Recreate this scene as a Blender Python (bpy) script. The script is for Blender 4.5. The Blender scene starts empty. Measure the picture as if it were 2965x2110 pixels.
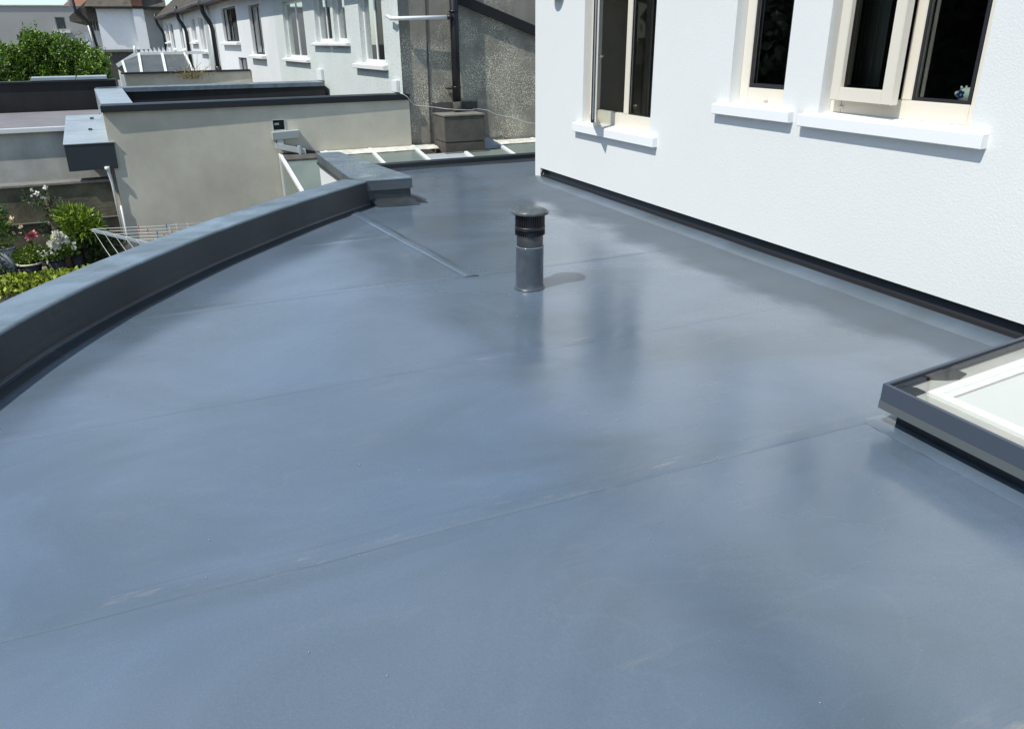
import bpy, bmesh, math, random
from mathutils import Vector, Matrix, noise

# ------------------------------------------------------------------ camera, sky, sun, exposure
S = bpy.context.scene
col = S.collection
R = math.radians
cam_d = bpy.data.cameras.new('camera')
cam_d.sensor_width = 36.0
cam_d.lens = 27.03
cam_d.clip_start = 0.05
cam_d.clip_end = 2000
cam = bpy.data.objects.new('camera', cam_d)
col.objects.link(cam)
_a, _p, _r = R(23.0), R(23.0), R(0.7)
_fw = Vector((math.sin(_a)*math.cos(_p), math.cos(_a)*math.cos(_p), -math.sin(_p)))
_rt = Vector((math.cos(_a), -math.sin(_a), 0))
_dn = _fw.cross(_rt)
if _dn.z > 0: _dn = -_dn
_X = _rt*math.cos(_r) + _dn*math.sin(_r)
_Y = -(_dn*math.cos(_r) - _rt*math.sin(_r))
_Z = -_fw
cam.matrix_world = Matrix(((_X.x, _Y.x, _Z.x, 0), (_X.y, _Y.y, _Z.y, 0), (_X.z, _Y.z, _Z.z, 1.6), (0, 0, 0, 1)))
S.camera = cam

SUN_EL, SUN_AZ = R(55), R(253)          # azimuth clockwise from +Y
w = bpy.data.worlds.new('World'); S.world = w; w.use_nodes = True
nt = w.node_tree
for n in list(nt.nodes): nt.nodes.remove(n)
sky = nt.nodes.new('ShaderNodeTexSky'); sky.sky_type = 'NISHITA'; sky.sun_disc = False
sky.sun_elevation = SUN_EL; sky.sun_rotation = SUN_AZ
sky.altitude = 200; sky.air_density = 1.0; sky.dust_density = 0.5; sky.ozone_density = 2.5
bg = nt.nodes.new('ShaderNodeBackground'); bg.inputs[1].default_value = 0.15
wo = nt.nodes.new('ShaderNodeOutputWorld')
wtc = nt.nodes.new('ShaderNodeTexCoord'); wmp = nt.nodes.new('ShaderNodeMapping'); wmp.inputs['Scale'].default_value = (1, 1, 2.6)
wn = nt.nodes.new('ShaderNodeTexNoise'); wn.inputs['Scale'].default_value = 2.3; wn.inputs['Detail'].default_value = 8; wn.inputs['Roughness'].default_value = 0.58
wr = nt.nodes.new('ShaderNodeValToRGB'); wr.color_ramp.elements[0].position = 0.42; wr.color_ramp.elements[1].position = 0.66
wr.color_ramp.elements[0].color = (0, 0, 0, 1); wr.color_ramp.elements[1].color = (0.75, 0.75, 0.75, 1)
wx = nt.nodes.new('ShaderNodeMix'); wx.data_type = 'RGBA'; wx.inputs[7].default_value = (4.3, 4.6, 4.6, 1)
nt.links.new(wtc.outputs['Generated'], wmp.inputs[0]); nt.links.new(wmp.outputs[0], wn.inputs['Vector']); nt.links.new(wn.outputs[0], wr.inputs[0])
nt.links.new(wr.outputs[0], wx.inputs[0]); wt = nt.nodes.new('ShaderNodeMix'); wt.data_type = 'RGBA'; wt.blend_type = 'MULTIPLY'; wt.inputs[0].default_value = 1.0; wt.inputs[7].default_value = (0.83, 0.93, 0.97, 1)
nt.links.new(sky.outputs[0], wt.inputs[6]); nt.links.new(wt.outputs[2], wx.inputs[6])
nt.links.new(wx.outputs[2], bg.inputs[0]); nt.links.new(bg.outputs[0], wo.inputs[0])
sd = bpy.data.lights.new('sun', 'SUN'); sd.energy = 3.3; sd.angle = R(0.53); sd.color = (1.0, 0.98, 0.91)
so = bpy.data.objects.new('sun', sd); col.objects.link(so)
_sv = Vector((math.sin(SUN_AZ)*math.cos(SUN_EL), math.cos(SUN_AZ)*math.cos(SUN_EL), math.sin(SUN_EL)))
so.rotation_euler = _sv.to_track_quat('Z', 'Y').to_euler(); so.location = _sv*40
S.view_settings.view_transform = 'Standard'; S.view_settings.look = 'None'
S.view_settings.exposure = 0.34; S.view_settings.gamma = 1.0
S.view_settings.use_curve_mapping = False

rnd = random.Random(7)

# ------------------------------------------------------------------ materials
def mat(name, color, rough=0.6, var=0.0, vscale=3.0, bump=0.0, bscale=40.0, metal=0.0, spec=0.5, col2=None,
        streak=0.0, rvar=0.0, rscale=1.0, speck=None, island=0.0, stretch=(1, 1, 1), coat=0.0, trans=0.0, patchy=None):
    m = bpy.data.materials.new(name); m.use_nodes = True
    t = m.node_tree; N = t.nodes; L = t.links
    b = N['Principled BSDF']
    b.inputs['Roughness'].default_value = rough
    b.inputs['Metallic'].default_value = metal
    b.inputs['Specular IOR Level'].default_value = spec
    if coat: b.inputs['Coat Weight'].default_value = coat; b.inputs['Coat Roughness'].default_value = 0.08
    if trans:
        b.inputs['Subsurface Weight'].default_value = 0.0
        b.inputs['Transmission Weight'].default_value = trans
    tc = N.new('ShaderNodeTexCoord'); mp = N.new('ShaderNodeMapping')
    L.new(tc.outputs['Object'], mp.inputs[0]); mp.inputs['Scale'].default_value = stretch
    def noi(sc, det=6, ro=0.6, src=None):
        n = N.new('ShaderNodeTexNoise'); n.inputs['Scale'].default_value = sc
        n.inputs['Detail'].default_value = det; n.inputs['Roughness'].default_value = ro
        L.new((src or mp).outputs[0], n.inputs['Vector']); return n
    c = (*color, 1)
    last = None
    if var or col2:
        n = noi(vscale)
        rp = N.new('ShaderNodeValToRGB'); rp.color_ramp.elements[0].position = 0.32; rp.color_ramp.elements[1].position = 0.68
        L.new(n.outputs[0], rp.inputs[0])
        lo = col2 if col2 else tuple(x*(1-var) for x in color)
        hi = color if col2 else tuple(min(1, x*(1+var)) for x in color)
        rp.color_ramp.elements[0].color = (*lo, 1); rp.color_ramp.elements[1].color = (*hi, 1)
        last = rp.outputs[0]
    if streak:
        mp2 = N.new('ShaderNodeMapping'); L.new(tc.outputs['Object'], mp2.inputs[0]); mp2.inputs['Scale'].default_value = (1, 1, 0.12)
        n = noi(3.0, 5, 0.6, mp2)
        rp = N.new('ShaderNodeValToRGB'); rp.color_ramp.elements[0].position = 0.42; rp.color_ramp.elements[1].position = 0.62
        L.new(n.outputs[0], rp.inputs[0])
        mx = N.new('ShaderNodeMix'); mx.data_type = 'RGBA'; mx.blend_type = 'MULTIPLY'
        rp.color_ramp.elements[0].color = (1-streak, 1-streak, 1-streak*1.05, 1); rp.color_ramp.elements[1].color = (1, 1, 1, 1)
        mx.inputs[0].default_value = 1.0
        if last: L.new(last, mx.inputs[6])
        else: mx.inputs[6].default_value = c
        L.new(rp.outputs[0], mx.inputs[7]); last = mx.outputs[2]
    if speck:   # (colour, scale, threshold low, high)
        n = noi(speck[1], 2, 0.5)
        rp = N.new('ShaderNodeValToRGB'); rp.color_ramp.elements[0].position = speck[2]; rp.color_ramp.elements[1].position = speck[3]
        L.new(n.outputs[0], rp.inputs[0])
        mx = N.new('ShaderNodeMix'); mx.data_type = 'RGBA'
        if patchy:
            n2 = noi(patchy, 4, 0.6); r2 = N.new('ShaderNodeMapRange'); r2.inputs[1].default_value = 0.46; r2.inputs[2].default_value = 0.60; L.new(n2.outputs[0], r2.inputs[0])
            mm = N.new('ShaderNodeMath'); mm.operation = 'MULTIPLY'; L.new(rp.outputs[0], mm.inputs[0]); L.new(r2.outputs[0], mm.inputs[1]); L.new(mm.outputs[0], mx.inputs[0])
        else: L.new(rp.outputs[0], mx.inputs[0])
        if last: L.new(last, mx.inputs[6])
        else: mx.inputs[6].default_value = c
        mx.inputs[7].default_value = (*speck[0], 1); last = mx.outputs[2]
    if island:
        g = N.new('ShaderNodeNewGeometry')
        mr = N.new('ShaderNodeMapRange'); mr.inputs[3].default_value = 1-island; mr.inputs[4].default_value = 1+island
        L.new(g.outputs['Random Per Island'], mr.inputs[0])
        mx = N.new('ShaderNodeMix'); mx.data_type = 'RGBA'; mx.blend_type = 'MULTIPLY'; mx.inputs[0].default_value = 1
        if last: L.new(last, mx.inputs[6])
        else: mx.inputs[6].default_value = c
        L.new(mr.outputs[0], mx.inputs[7]); last = mx.outputs[2]
    if last: L.new(last, b.inputs['Base Color'])
    else: b.inputs['Base Color'].default_value = c
    if rvar:
        n = noi(rscale, 5)
        mr = N.new('ShaderNodeMapRange'); mr.inputs[1].default_value = 0.35; mr.inputs[2].default_value = 0.65
        mr.inputs[3].default_value = max(0.02, rough-rvar); mr.inputs[4].default_value = rough+rvar
        L.new(n.outputs[0], mr.inputs[0]); L.new(mr.outputs[0], b.inputs['Roughness'])
    if bump:
        n = noi(bscale, 4, 0.6)
        bp = N.new('ShaderNodeBump'); bp.inputs['Strength'].default_value = bump; bp.inputs['Distance'].default_value = 0.01
        L.new(n.outputs[0], bp.inputs['Height']); L.new(bp.outputs[0], b.inputs['Normal'])
    return m

def glass_mat(name, tint=(0.9, 0.95, 0.93), refl=1.0):
    m = bpy.data.materials.new(name); m.use_nodes = True
    t = m.node_tree; N = t.nodes; L = t.links
    N.remove(N['Principled BSDF'])
    tr = N.new('ShaderNodeBsdfTransparent'); tr.inputs[0].default_value = (*tint, 1)
    gl = N.new('ShaderNodeBsdfGlossy'); gl.inputs['Roughness'].default_value = 0.02; gl.inputs[0].default_value = (refl, refl, refl, 1)
    fr = N.new('ShaderNodeFresnel'); fr.inputs[0].default_value = 1.5
    mx = N.new('ShaderNodeMixShader')
    L.new(fr.outputs[0], mx.inputs[0]); L.new(tr.outputs[0], mx.inputs[1]); L.new(gl.outputs[0], mx.inputs[2])
    L.new(mx.outputs[0], N['Material Output'].inputs[0])
    return m

def membrane(name, base=(0.112, 0.150, 0.196), r0=0.15, r1=0.30, dirt=True, nb=0.04, seam_y=(), wallx=None, mott=1.0, msc=1.0):
    """weathered single-ply roofing: dull film of dust in soft patches over a semi-gloss sheet"""
    m = bpy.data.materials.new(name); m.use_nodes = True
    t = m.node_tree; N = t.nodes; L = t.links; b = N['Principled BSDF']
    tc = N.new('ShaderNodeTexCoord')
    def noi(sc, det, stretch=(1, 1, 1), off=(0, 0, 0), ro=0.55, dist=0.0):
        mp = N.new('ShaderNodeMapping'); mp.inputs['Scale'].default_value = stretch; mp.inputs['Location'].default_value = off
        L.new(tc.outputs['Object'], mp.inputs[0])
        n = N.new('ShaderNodeTexNoise'); n.inputs['Scale'].default_value = sc; n.inputs['Detail'].default_value = det
        n.inputs['Roughness'].default_value = ro; n.inputs['Distortion'].default_value = dist
        L.new(mp.outputs[0], n.inputs['Vector']); return n.outputs[0]
    def ramp(src, p0, p1, c0, c1):
        r = N.new('ShaderNodeValToRGB'); r.color_ramp.elements[0].position = p0; r.color_ramp.elements[1].position = p1
        r.color_ramp.elements[0].color = (*c0, 1); r.color_ramp.elements[1].color = (*c1, 1)
        L.new(src, r.inputs[0]); return r.outputs[0]
    def mix(f, a, c, mode='MIX'):
        x = N.new('ShaderNodeMix'); x.data_type = 'RGBA'; x.blend_type = mode
        if isinstance(f, float): x.inputs[0].default_value = f
        else: L.new(f, x.inputs[0])
        for s, v in ((6, a), (7, c)):
            if isinstance(v, tuple): x.inputs[s].default_value = (*v, 1)
            else: L.new(v, x.inputs[s])
        return x.outputs[2]
    soft = noi(0.75*msc, 6, (1, 1.5, 1), dist=0.9, ro=0.6)
    lo = tuple(x*k for x, k in zip(base, (1-0.17*mott, 1-0.16*mott, 1-0.19*mott))); hi = tuple(x*k for x, k in zip(base, (1+.13*mott, 1+.13*mott, 1+.17*mott)))
    c = ramp(soft, 0.34, 0.66, lo, hi)
    grain = noi(170, 3)
    c = mix(0.5, c, ramp(grain, 0.3, 0.7, (0.82,)*3, (1.16,)*3), 'MULTIPLY')
    sp = noi(190, 2)
    c = mix(ramp(sp, 0.73, 0.78, (0, 0, 0), (0.5, 0.5, 0.5)), c, (0.42, 0.44, 0.44))
    if dirt:
        d1 = noi(1.6, 6, (1, 3.6, 1), (3, 1, 0), 0.65)
        d2 = noi(7, 3, (0.6, 5, 1), (0, 7, 0))
        f = N.new('ShaderNodeMath'); f.operation = 'MULTIPLY'
        L.new(ramp(d1, 0.55, 0.72, (0, 0, 0), (1, 1, 1)), f.inputs[0]); L.new(ramp(d2, 0.5, 0.66, (0, 0, 0), (0.18,)*3), f.inputs[1])
        c = mix(f.outputs[0], c, (0.30, 0.275, 0.24))
    def mth(op, a, b_=None):
        n = N.new('ShaderNodeMath'); n.operation = op
        for k, v in ((0, a), (1, b_)):
            if v is None: continue
            if isinstance(v, (int, float)): n.inputs[k].default_value = v
            else: L.new(v, n.inputs[k])
        return n.outputs[0]
    # dried puddle rings: thin dusty outlines
    pr = mth('ABSOLUTE', mth('SUBTRACT', noi(0.95, 3, (1, 1.4, 1), (11, 5, 0)), 0.57))
    pr = mth('MULTIPLY', mth('MAXIMUM', mth('SUBTRACT', 1.0, mth('DIVIDE', pr, 0.009)), 0.0), 0.03)
    c = mix(pr, c, (0.36, 0.38, 0.38))
    xyz = N.new('ShaderNodeSeparateXYZ'); L.new(tc.outputs['Object'], xyz.inputs[0])
    if seam_y:                       # dirt caught in the lap lines, and ochre smears along them
        wob = mth('MULTIPLY', mth('SUBTRACT', noi(1.3, 2), 0.5), 0.05)
        yw = mth('ADD', xyz.outputs[1], wob)
        tot = None; band = None
        for sy in seam_y:
            for dy, wd, st in ((-0.050, 0.006, 0.42), (0.050, 0.005, 0.30), (0.01, 0.006, 0.12)):
                d = mth('ABSOLUTE', mth('SUBTRACT', yw, sy+dy))
                v = mth('MULTIPLY', mth('MAXIMUM', mth('SUBTRACT', 1.0, mth('DIVIDE', d, wd)), 0.0), st)
                tot = v if tot is None else mth('MAXIMUM', tot, v)
            d = mth('ABSOLUTE', mth('SUBTRACT', yw, sy)); v = mth('MAXIMUM', mth('SUBTRACT', 1.0, mth('DIVIDE', d, 0.10)), 0.0)
            band = v if band is None else mth('MAXIMUM', band, v)
        brk = ramp(noi(2.2, 4, (1, 0.4, 1), (4, 4, 0)), 0.38, 0.6, (0.15,)*3, (1, 1, 1))
        c = mix(mth('MULTIPLY', tot, brk), c, (0.055, 0.068, 0.085))
        och = ramp(noi(5.5, 5, (0.7, 3.2, 1), (8, 2, 0), 0.65), 0.59, 0.72, (0, 0, 0), (0.34,)*3)
        c = mix(mth('MULTIPLY', band, och), c, (0.40, 0.34, 0.26))
    L.new(c, b.inputs['Base Color'])
    rn = noi(0.7*msc, 5, (1, 1.25, 1), (5, 2, 0), 0.5, 0.8)
    mr = N.new('ShaderNodeMapRange'); mr.inputs[1].default_value = 0.36; mr.inputs[2].default_value = 0.64
    mr.inputs[3].default_value = r0; mr.inputs[4].default_value = r1
    L.new(rn, mr.inputs[0]); rough_out = mr.outputs[0]
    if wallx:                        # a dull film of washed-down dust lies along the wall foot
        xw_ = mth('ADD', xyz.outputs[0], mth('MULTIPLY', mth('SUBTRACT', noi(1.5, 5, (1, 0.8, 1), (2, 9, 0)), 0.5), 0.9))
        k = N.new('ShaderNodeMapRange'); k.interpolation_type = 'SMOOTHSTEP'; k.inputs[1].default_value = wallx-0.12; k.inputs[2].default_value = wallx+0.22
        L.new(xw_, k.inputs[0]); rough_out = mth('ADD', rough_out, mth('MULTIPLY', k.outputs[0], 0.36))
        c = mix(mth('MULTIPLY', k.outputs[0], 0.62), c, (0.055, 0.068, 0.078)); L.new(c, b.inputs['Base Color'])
    L.new(rough_out, b.inputs['Roughness'])
    b.inputs['Specular IOR Level'].default_value = 1.0 if wallx else 0.5
    if wallx:                        # cleaner sheet carries a thin glossy skin; the dust film kills it
        L.new(mth('MULTIPLY', mth('SUBTRACT', 1.0, k.outputs[0]), 0.42), b.inputs['Coat Weight']); b.inputs['Coat Roughness'].default_value = 0.21
    bp = N.new('ShaderNodeBump'); bp.inputs['Strength'].default_value = nb; bp.inputs['Distance'].default_value = 0.004
    L.new(noi(75, 5), bp.inputs['Height'])
    L.new(bp.outputs[0], b.inputs['Normal'])
    return m

M = {}
M['roof'] = membrane('roof_membrane', seam_y=(-0.65, 0.8, 2.24, 3.64, 5.16, 6.60, 7.9), wallx=3.42)
M['strip'] = membrane('membrane_strip', base=(0.105, 0.135, 0.165), r0=0.25, r1=0.45)
M['upstand'] = membrane('membrane_upstand', base=(0.028, 0.034, 0.039), r0=0.3, r1=0.5, dirt=False)  # dark copy of the membrane; shade is put into its colour
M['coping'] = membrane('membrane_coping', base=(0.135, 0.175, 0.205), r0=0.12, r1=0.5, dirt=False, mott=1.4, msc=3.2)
M['stubside'] = membrane('membrane_stub_side', base=(0.075, 0.092, 0.105), r0=0.25, r1=0.5, dirt=False)  # coping membrane darkened; the dim light on the stub's sides is painted in
M['copingside'] = membrane('membrane_coping_side', base=(0.030, 0.038, 0.043), r0=0.25, r1=0.5, dirt=False)  # same membrane made near black; the parapet inner face's shade is in the colour
M['render'] = mat('white_render', (0.755, 0.76, 0.745), 0.88, var=0.012, vscale=1.2, bump=0.24, bscale=75)
M['sill'] = mat('white_sill', (0.86, 0.87, 0.87), 0.55, bump=0.05, bscale=30)
M['cream'] = mat('cream_upvc', (0.77, 0.715, 0.61), 0.3)
M['gasket'] = mat('black_gasket', (0.02, 0.02, 0.024), 0.5)
M['steel'] = mat('brushed_steel', (0.5, 0.5, 0.5), 0.3, metal=1.0)
M['glass'] = glass_mat('window_glass', (0.62, 0.66, 0.62), 0.7)
M['clear'] = glass_mat('clear_glass', (0.92, 0.93, 0.93))
M['roomlitlook'] = mat('lit_look_room', (0.42, 0.38, 0.3), 0.9, var=0.1)  # paler wall colour makes the first room look lit
M['room'] = mat('dim_look_room', (0.10, 0.095, 0.08), 0.9, var=0.3, vscale=1.5)  # dark wall colour makes the other rooms look dim
M['curtain'] = mat('grey_curtain', (0.22, 0.22, 0.2), 0.9, var=0.3, vscale=9, stretch=(1, 1, 0.05))
M['pipe'] = mat('grey_pipe', (0.035, 0.04, 0.045), 0.42, var=0.12, vscale=9, bump=0.05)
M['sleeve'] = mat('pipe_sleeve_membrane', (0.07, 0.085, 0.105), 0.33, var=0.2, vscale=14, bump=0.12, bscale=25)
M['cowl'] = mat('cowl_grey', (0.085, 0.098, 0.10), 0.34, var=0.35, vscale=22, bump=0.1)
M['black'] = mat('black_plastic', (0.012, 0.012, 0.014), 0.42)
M['frame'] = mat('skylight_grey_frame', (0.058, 0.072, 0.098), 0.45, bump=0.02)
M['frame2'] = mat('skylight_grey_skirt', (0.10, 0.115, 0.12), 0.5)
M['beige'] = mat('beige_render', (0.60, 0.565, 0.465), 0.9, var=0.13, vscale=1.3, streak=0.03, bump=0.3, bscale=120, speck=((0.46, 0.44, 0.37), 60, 0.6, 0.72))
M['boxface'] = mat('box_fascia', (0.022, 0.031, 0.038), 0.45, var=0.08, vscale=2)
M['fascia'] = mat('dark_fascia', (0.013, 0.018, 0.023), 0.45, var=0.1, vscale=2)
M['zinc'] = mat('pale_metal_sheet', (0.33, 0.38, 0.41), 0.33, var=0.13, vscale=2.2, rvar=0.1, rscale=2)
M['darkwall'] = mat('dark_membrane_wall', (0.018, 0.018, 0.018), 0.7, var=0.25, vscale=1.2, streak=0.3)
M['greywall'] = mat('grey_render_wall', (0.62, 0.61, 0.54), 0.92, var=0.16, vscale=1.9, streak=0.12, bump=0.3, bscale=50)
M['oldwall'] = mat('old_concrete_wall', (0.22, 0.195, 0.13), 0.95, col2=(0.09, 0.085, 0.055), vscale=2.6, streak=0.15, bump=0.6, bscale=22)
M['gable'] = mat('wet_dash_gable', (0.40, 0.37, 0.31), 0.9, col2=(0.25, 0.235, 0.20), vscale=1.4, streak=0.15, bump=1.0, bscale=60,
                 speck=((1.0, 0.92, 0.68), 60, 0.53, 0.62), patchy=0.9)
M['dash'] = mat('white_pebbledash', (0.66, 0.70, 0.66), 0.9, var=0.04, vscale=1.0, bump=0.9, bscale=26, speck=((0.48, 0.50, 0.46), 42, 0.55, 0.66))
M['whitewall'] = mat('white_painted_wall', (0.74, 0.74, 0.73), 0.85, var=0.04, vscale=1.0, bump=0.3, bscale=30)
M['dirtywall'] = mat('grey_dirty_wall', (0.42, 0.43, 0.42), 0.9, var=0.2, vscale=2.0, bump=0.5, bscale=20)
M['whitepvc'] = mat('white_pvc', (0.8, 0.81, 0.8), 0.35)
M['greypvc'] = mat('pale_grey_pvc', (0.5, 0.53, 0.51), 0.4)
M['lead'] = mat('old_lead_flashing', (0.66, 0.64, 0.56), 0.6, var=0.25, vscale=6, bump=0.4, bscale=14)
M['pane'] = mat('greenish_roof_pane', (0.17, 0.21, 0.19), 0.16, var=0.1, vscale=1.0)
M['panegrey'] = mat('pale_polycarbonate_pane', (0.45, 0.49, 0.51), 0.25, var=0.1, vscale=2)
M['concrete'] = mat('dark_concrete_block', (0.095, 0.088, 0.074), 0.95, var=0.2, vscale=5, bump=0.6, bscale=50)
M['concretel'] = mat('grey_concrete', (0.2, 0.19, 0.165), 0.9, var=0.25, vscale=5, bump=0.5, bscale=40)
M['mortar'] = mat('mortar_smear', (0.09, 0.085, 0.075), 0.95, var=0.3, vscale=8, bump=0.5)
M['tile'] = mat('brown_roof_tile', (0.10, 0.085, 0.065), 0.85, var=0.35, vscale=2.5, bump=0.4, bscale=20, island=0.25)
M['redtile'] = mat('red_roof_tile', (0.26, 0.12, 0.075), 0.85, var=0.2, vscale=1.5, island=0.2)
M['brick'] = mat('dark_red_brick', (0.15, 0.07, 0.05), 0.9, var=0.3, vscale=6)
M['farwhite'] = mat('far_white_wall', (0.88, 0.88, 0.87), 0.85, var=0.03)
M['farpane'] = mat('dark_roof_pane', (0.085, 0.095, 0.09), 0.2, var=0.2, vscale=2)
M['farwall'] = mat('grey_far_wall', (0.40, 0.385, 0.355), 0.9, var=0.06, vscale=0.6)
M['paving'] = mat('garden_paving', (0.24, 0.22, 0.18), 0.9, var=0.2, vscale=2.5, bump=0.4, bscale=20)
M['kerbstone'] = mat('garden_kerbstone', (0.42, 0.37, 0.29), 0.9, var=0.15, vscale=5, bump=0.3)
M['earth'] = mat('garden_soil', (0.07, 0.06, 0.04), 0.95, var=0.3, vscale=3, bump=0.7, bscale=15)
M['shed_roof'] = mat('grey_felt_roof', (0.21, 0.2, 0.21), 0.85, var=0.12, vscale=2, bump=0.2)
M['bush'] = mat('bush_leaf', (0.14, 0.24, 0.025), 0.42, island=0.6)
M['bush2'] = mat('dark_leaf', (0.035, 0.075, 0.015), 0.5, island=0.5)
M['beltleaf'] = mat('belt_leaf', (0.020, 0.028, 0.012), 0.9, island=0.2)
M['palm'] = mat('lime_leaf', (0.17, 0.26, 0.02), 0.45, island=0.45)
M['ivy'] = mat('ivy_leaf', (0.24, 0.30, 0.03), 0.45, island=0.5)
M['bark'] = mat('bark', (0.09, 0.07, 0.045), 0.9, bump=0.5, bscale=30)
M['stem'] = mat('green_stem', (0.10, 0.14, 0.04), 0.7)
M['twig'] = mat('dry_twig', (0.30, 0.25, 0.10), 0.8, island=0.4)
M['petalw'] = mat('white_petal', (0.85, 0.84, 0.72), 0.6, island=0.15)
M['petalp'] = mat('pink_petal', (0.55, 0.2, 0.2), 0.6, island=0.3)
M['petalc'] = mat('cream_petal', (0.8, 0.62, 0.42), 0.6, island=0.2)
M['potblack'] = mat('black_pot', (0.015, 0.015, 0.017), 0.5)
M['potgrey'] = mat('grey_planter', (0.32, 0.33, 0.32), 0.5, var=0.08)
M['potrim'] = mat('pale_pot_rim', (0.6, 0.55, 0.42), 0.6)
M['peg_o'] = mat('orange_peg', (0.75, 0.22, 0.06), 0.5)
M['peg_w'] = mat('white_peg', (0.8, 0.8, 0.78), 0.5)
M['peg_b'] = mat('blue_peg', (0.08, 0.22, 0.45), 0.5)
M['china'] = mat('white_china', (0.68, 0.78, 0.76), 0.15)
M['chinab'] = mat('blue_glaze', (0.02, 0.05, 0.2), 0.15)
M['linerwhite'] = mat('white_skylight_liner', (0.85, 0.88, 0.87), 0.4)
M['blind'] = mat('pale_interior_blind', (0.60, 0.62, 0.61), 0.7)
M['ledge'] = mat('skylight_ledge', (0.42, 0.42, 0.39), 0.6, var=0.08, vscale=6)
M['pad'] = mat('black_rubber_pad', (0.015, 0.018, 0.016), 0.45)

# ------------------------------------------------------------------ mesh helpers
def V(*a): return Vector(a)
class MB:
    def __init__(s): s.v = []; s.f = []; s.sm = []
    def add(s, vs, fs, smooth=False):
        o = len(s.v); s.v += [tuple(p) for p in vs]
        for f in fs: s.f.append(tuple(i+o for i in f)); s.sm.append(smooth)
        return s
    def box(s, x0, x1, y0, y1, z0, z1):
        p = [(x0, y0, z0), (x1, y0, z0), (x1, y1, z0), (x0, y1, z0), (x0, y0, z1), (x1, y0, z1), (x1, y1, z1), (x0, y1, z1)]
        return s.add(p, [(0, 3, 2, 1), (4, 5, 6, 7), (0, 1, 5, 4), (1, 2, 6, 5), (2, 3, 7, 6), (3, 0, 4, 7)])
    def hexa(s, p):
        return s.add(p, [(0, 3, 2, 1), (4, 5, 6, 7), (0, 1, 5, 4), (1, 2, 6, 5), (2, 3, 7, 6), (3, 0, 4, 7)])
    def prism(s, poly, z0, z1):
        n = len(poly); vs = [(x, y, z0) for x, y in poly] + [(x, y, z1) for x, y in poly]
        fs = [tuple(range(n-1, -1, -1)), tuple(range(n, 2*n))] + [(i, (i+1) % n, n+(i+1) % n, n+i) for i in range(n)]
        return s.add(vs, fs)
    def tube(s, pts, r, n=10, caps=True):
        pts = [Vector(p) for p in pts]; rs = r if isinstance(r, (list, tuple)) else [r]*len(pts)
        vs = []; up = None
        for i, p in enumerate(pts):
            d = (pts[min(i+1, len(pts)-1)] - pts[max(i-1, 0)]).normalized()
            if up is None or abs(up.dot(d)) > 0.95:
                up = Vector((0, 0, 1)) if abs(d.z) < 0.9 else Vector((0, 1, 0))
            a = d.cross(up).normalized(); b = a.cross(d).normalized(); up = b
            for k in range(n):
                t = 2*math.pi*k/n; vs.append(p + (a*math.cos(t)+b*math.sin(t))*rs[i])
        fs = [(i*n+k, i*n+(k+1) % n, (i+1)*n+(k+1) % n, (i+1)*n+k) for i in range(len(pts)-1) for k in range(n)]
        s.add(vs, fs, True)
        if caps:
            o = len(s.v)-len(vs)
            s.f.append(tuple(o+k for k in range(n-1, -1, -1))); s.sm.append(False)
            s.f.append(tuple(o+(len(pts)-1)*n+k for k in range(n))); s.sm.append(False)
        return s
    def lathe(s, prof, c=(0, 0, 0), n=24, smooth=True, tilt=(0, 0)):
        vs = []
        for r, z in prof:
            for k in range(n):
                t = 2*math.pi*k/n
                vs.append((c[0]+r*math.cos(t)+tilt[0]*z, c[1]+r*math.sin(t)+tilt[1]*z, c[2]+z))
        fs = [(i*n+k, i*n+(k+1) % n, (i+1)*n+(k+1) % n, (i+1)*n+k) for i in range(len(prof)-1) for k in range(n)]
        return s.add(vs, fs, smooth)
    def build(s, name, m, parent=None, bevel=0.0, wn=True):
        me = bpy.data.meshes.new(name); me.from_pydata(s.v, [], s.f)
        me.polygons.foreach_set('use_smooth', s.sm); me.update()
        me.materials.append(M[m] if isinstance(m, str) else m)
        bm = bmesh.new(); bm.from_mesh(me); bmesh.ops.recalc_face_normals(bm, faces=bm.faces) if len(me.polygons) < 4000 else None
        if bevel:
            ed = [e for e in bm.edges if len(e.link_faces) == 2 and e.calc_face_angle(0) > 0.6]
            bmesh.ops.bevel(bm, geom=ed, offset=bevel, segments=2, affect='EDGES', clamp_overlap=True)
        bm.to_mesh(me); bm.free()
        o = bpy.data.objects.new(name, me); col.objects.link(o)
        if parent:
            o.parent = parent
            pl = Vector((0, 0, 0)); q = parent
            while q: pl += q.location; q = q.parent
            o.location = -pl
        return o

def thing(name, label, cat, loc=(0, 0, 0), group=None):
    o = bpy.data.objects.new(name, None); col.objects.link(o); o.location = loc; o.empty_display_size = 0.2
    o['label'] = label; o['category'] = cat
    if group: o['group'] = group
    return o
def struct(o, label=None):
    o['kind'] = 'structure'
    if label: o['label'] = label
    return o
def tag(o, label, cat, group=None):
    o['label'] = label; o['category'] = cat
    if group: o['group'] = group
    return o

class Frame:
    """vertical wall plane: origin, direction along the wall, outward normal"""
    def __init__(s, o, d, n): s.o = Vector(o); s.d = Vector(d).normalized(); s.n = Vector(n).normalized()
    def p(s, a, z, out=0.0): q = s.o + s.d*a + s.n*out; return (q.x, q.y, q.z+z)
    def box(s, mb, a0, a1, z0, z1, o0, o1):
        return mb.hexa([s.p(a0, z0, o1), s.p(a1, z0, o1), s.p(a1, z0, o0), s.p(a0, z0, o0),
                        s.p(a0, z1, o1), s.p(a1, z1, o1), s.p(a1, z1, o0), s.p(a0, z1, o0)])

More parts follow.
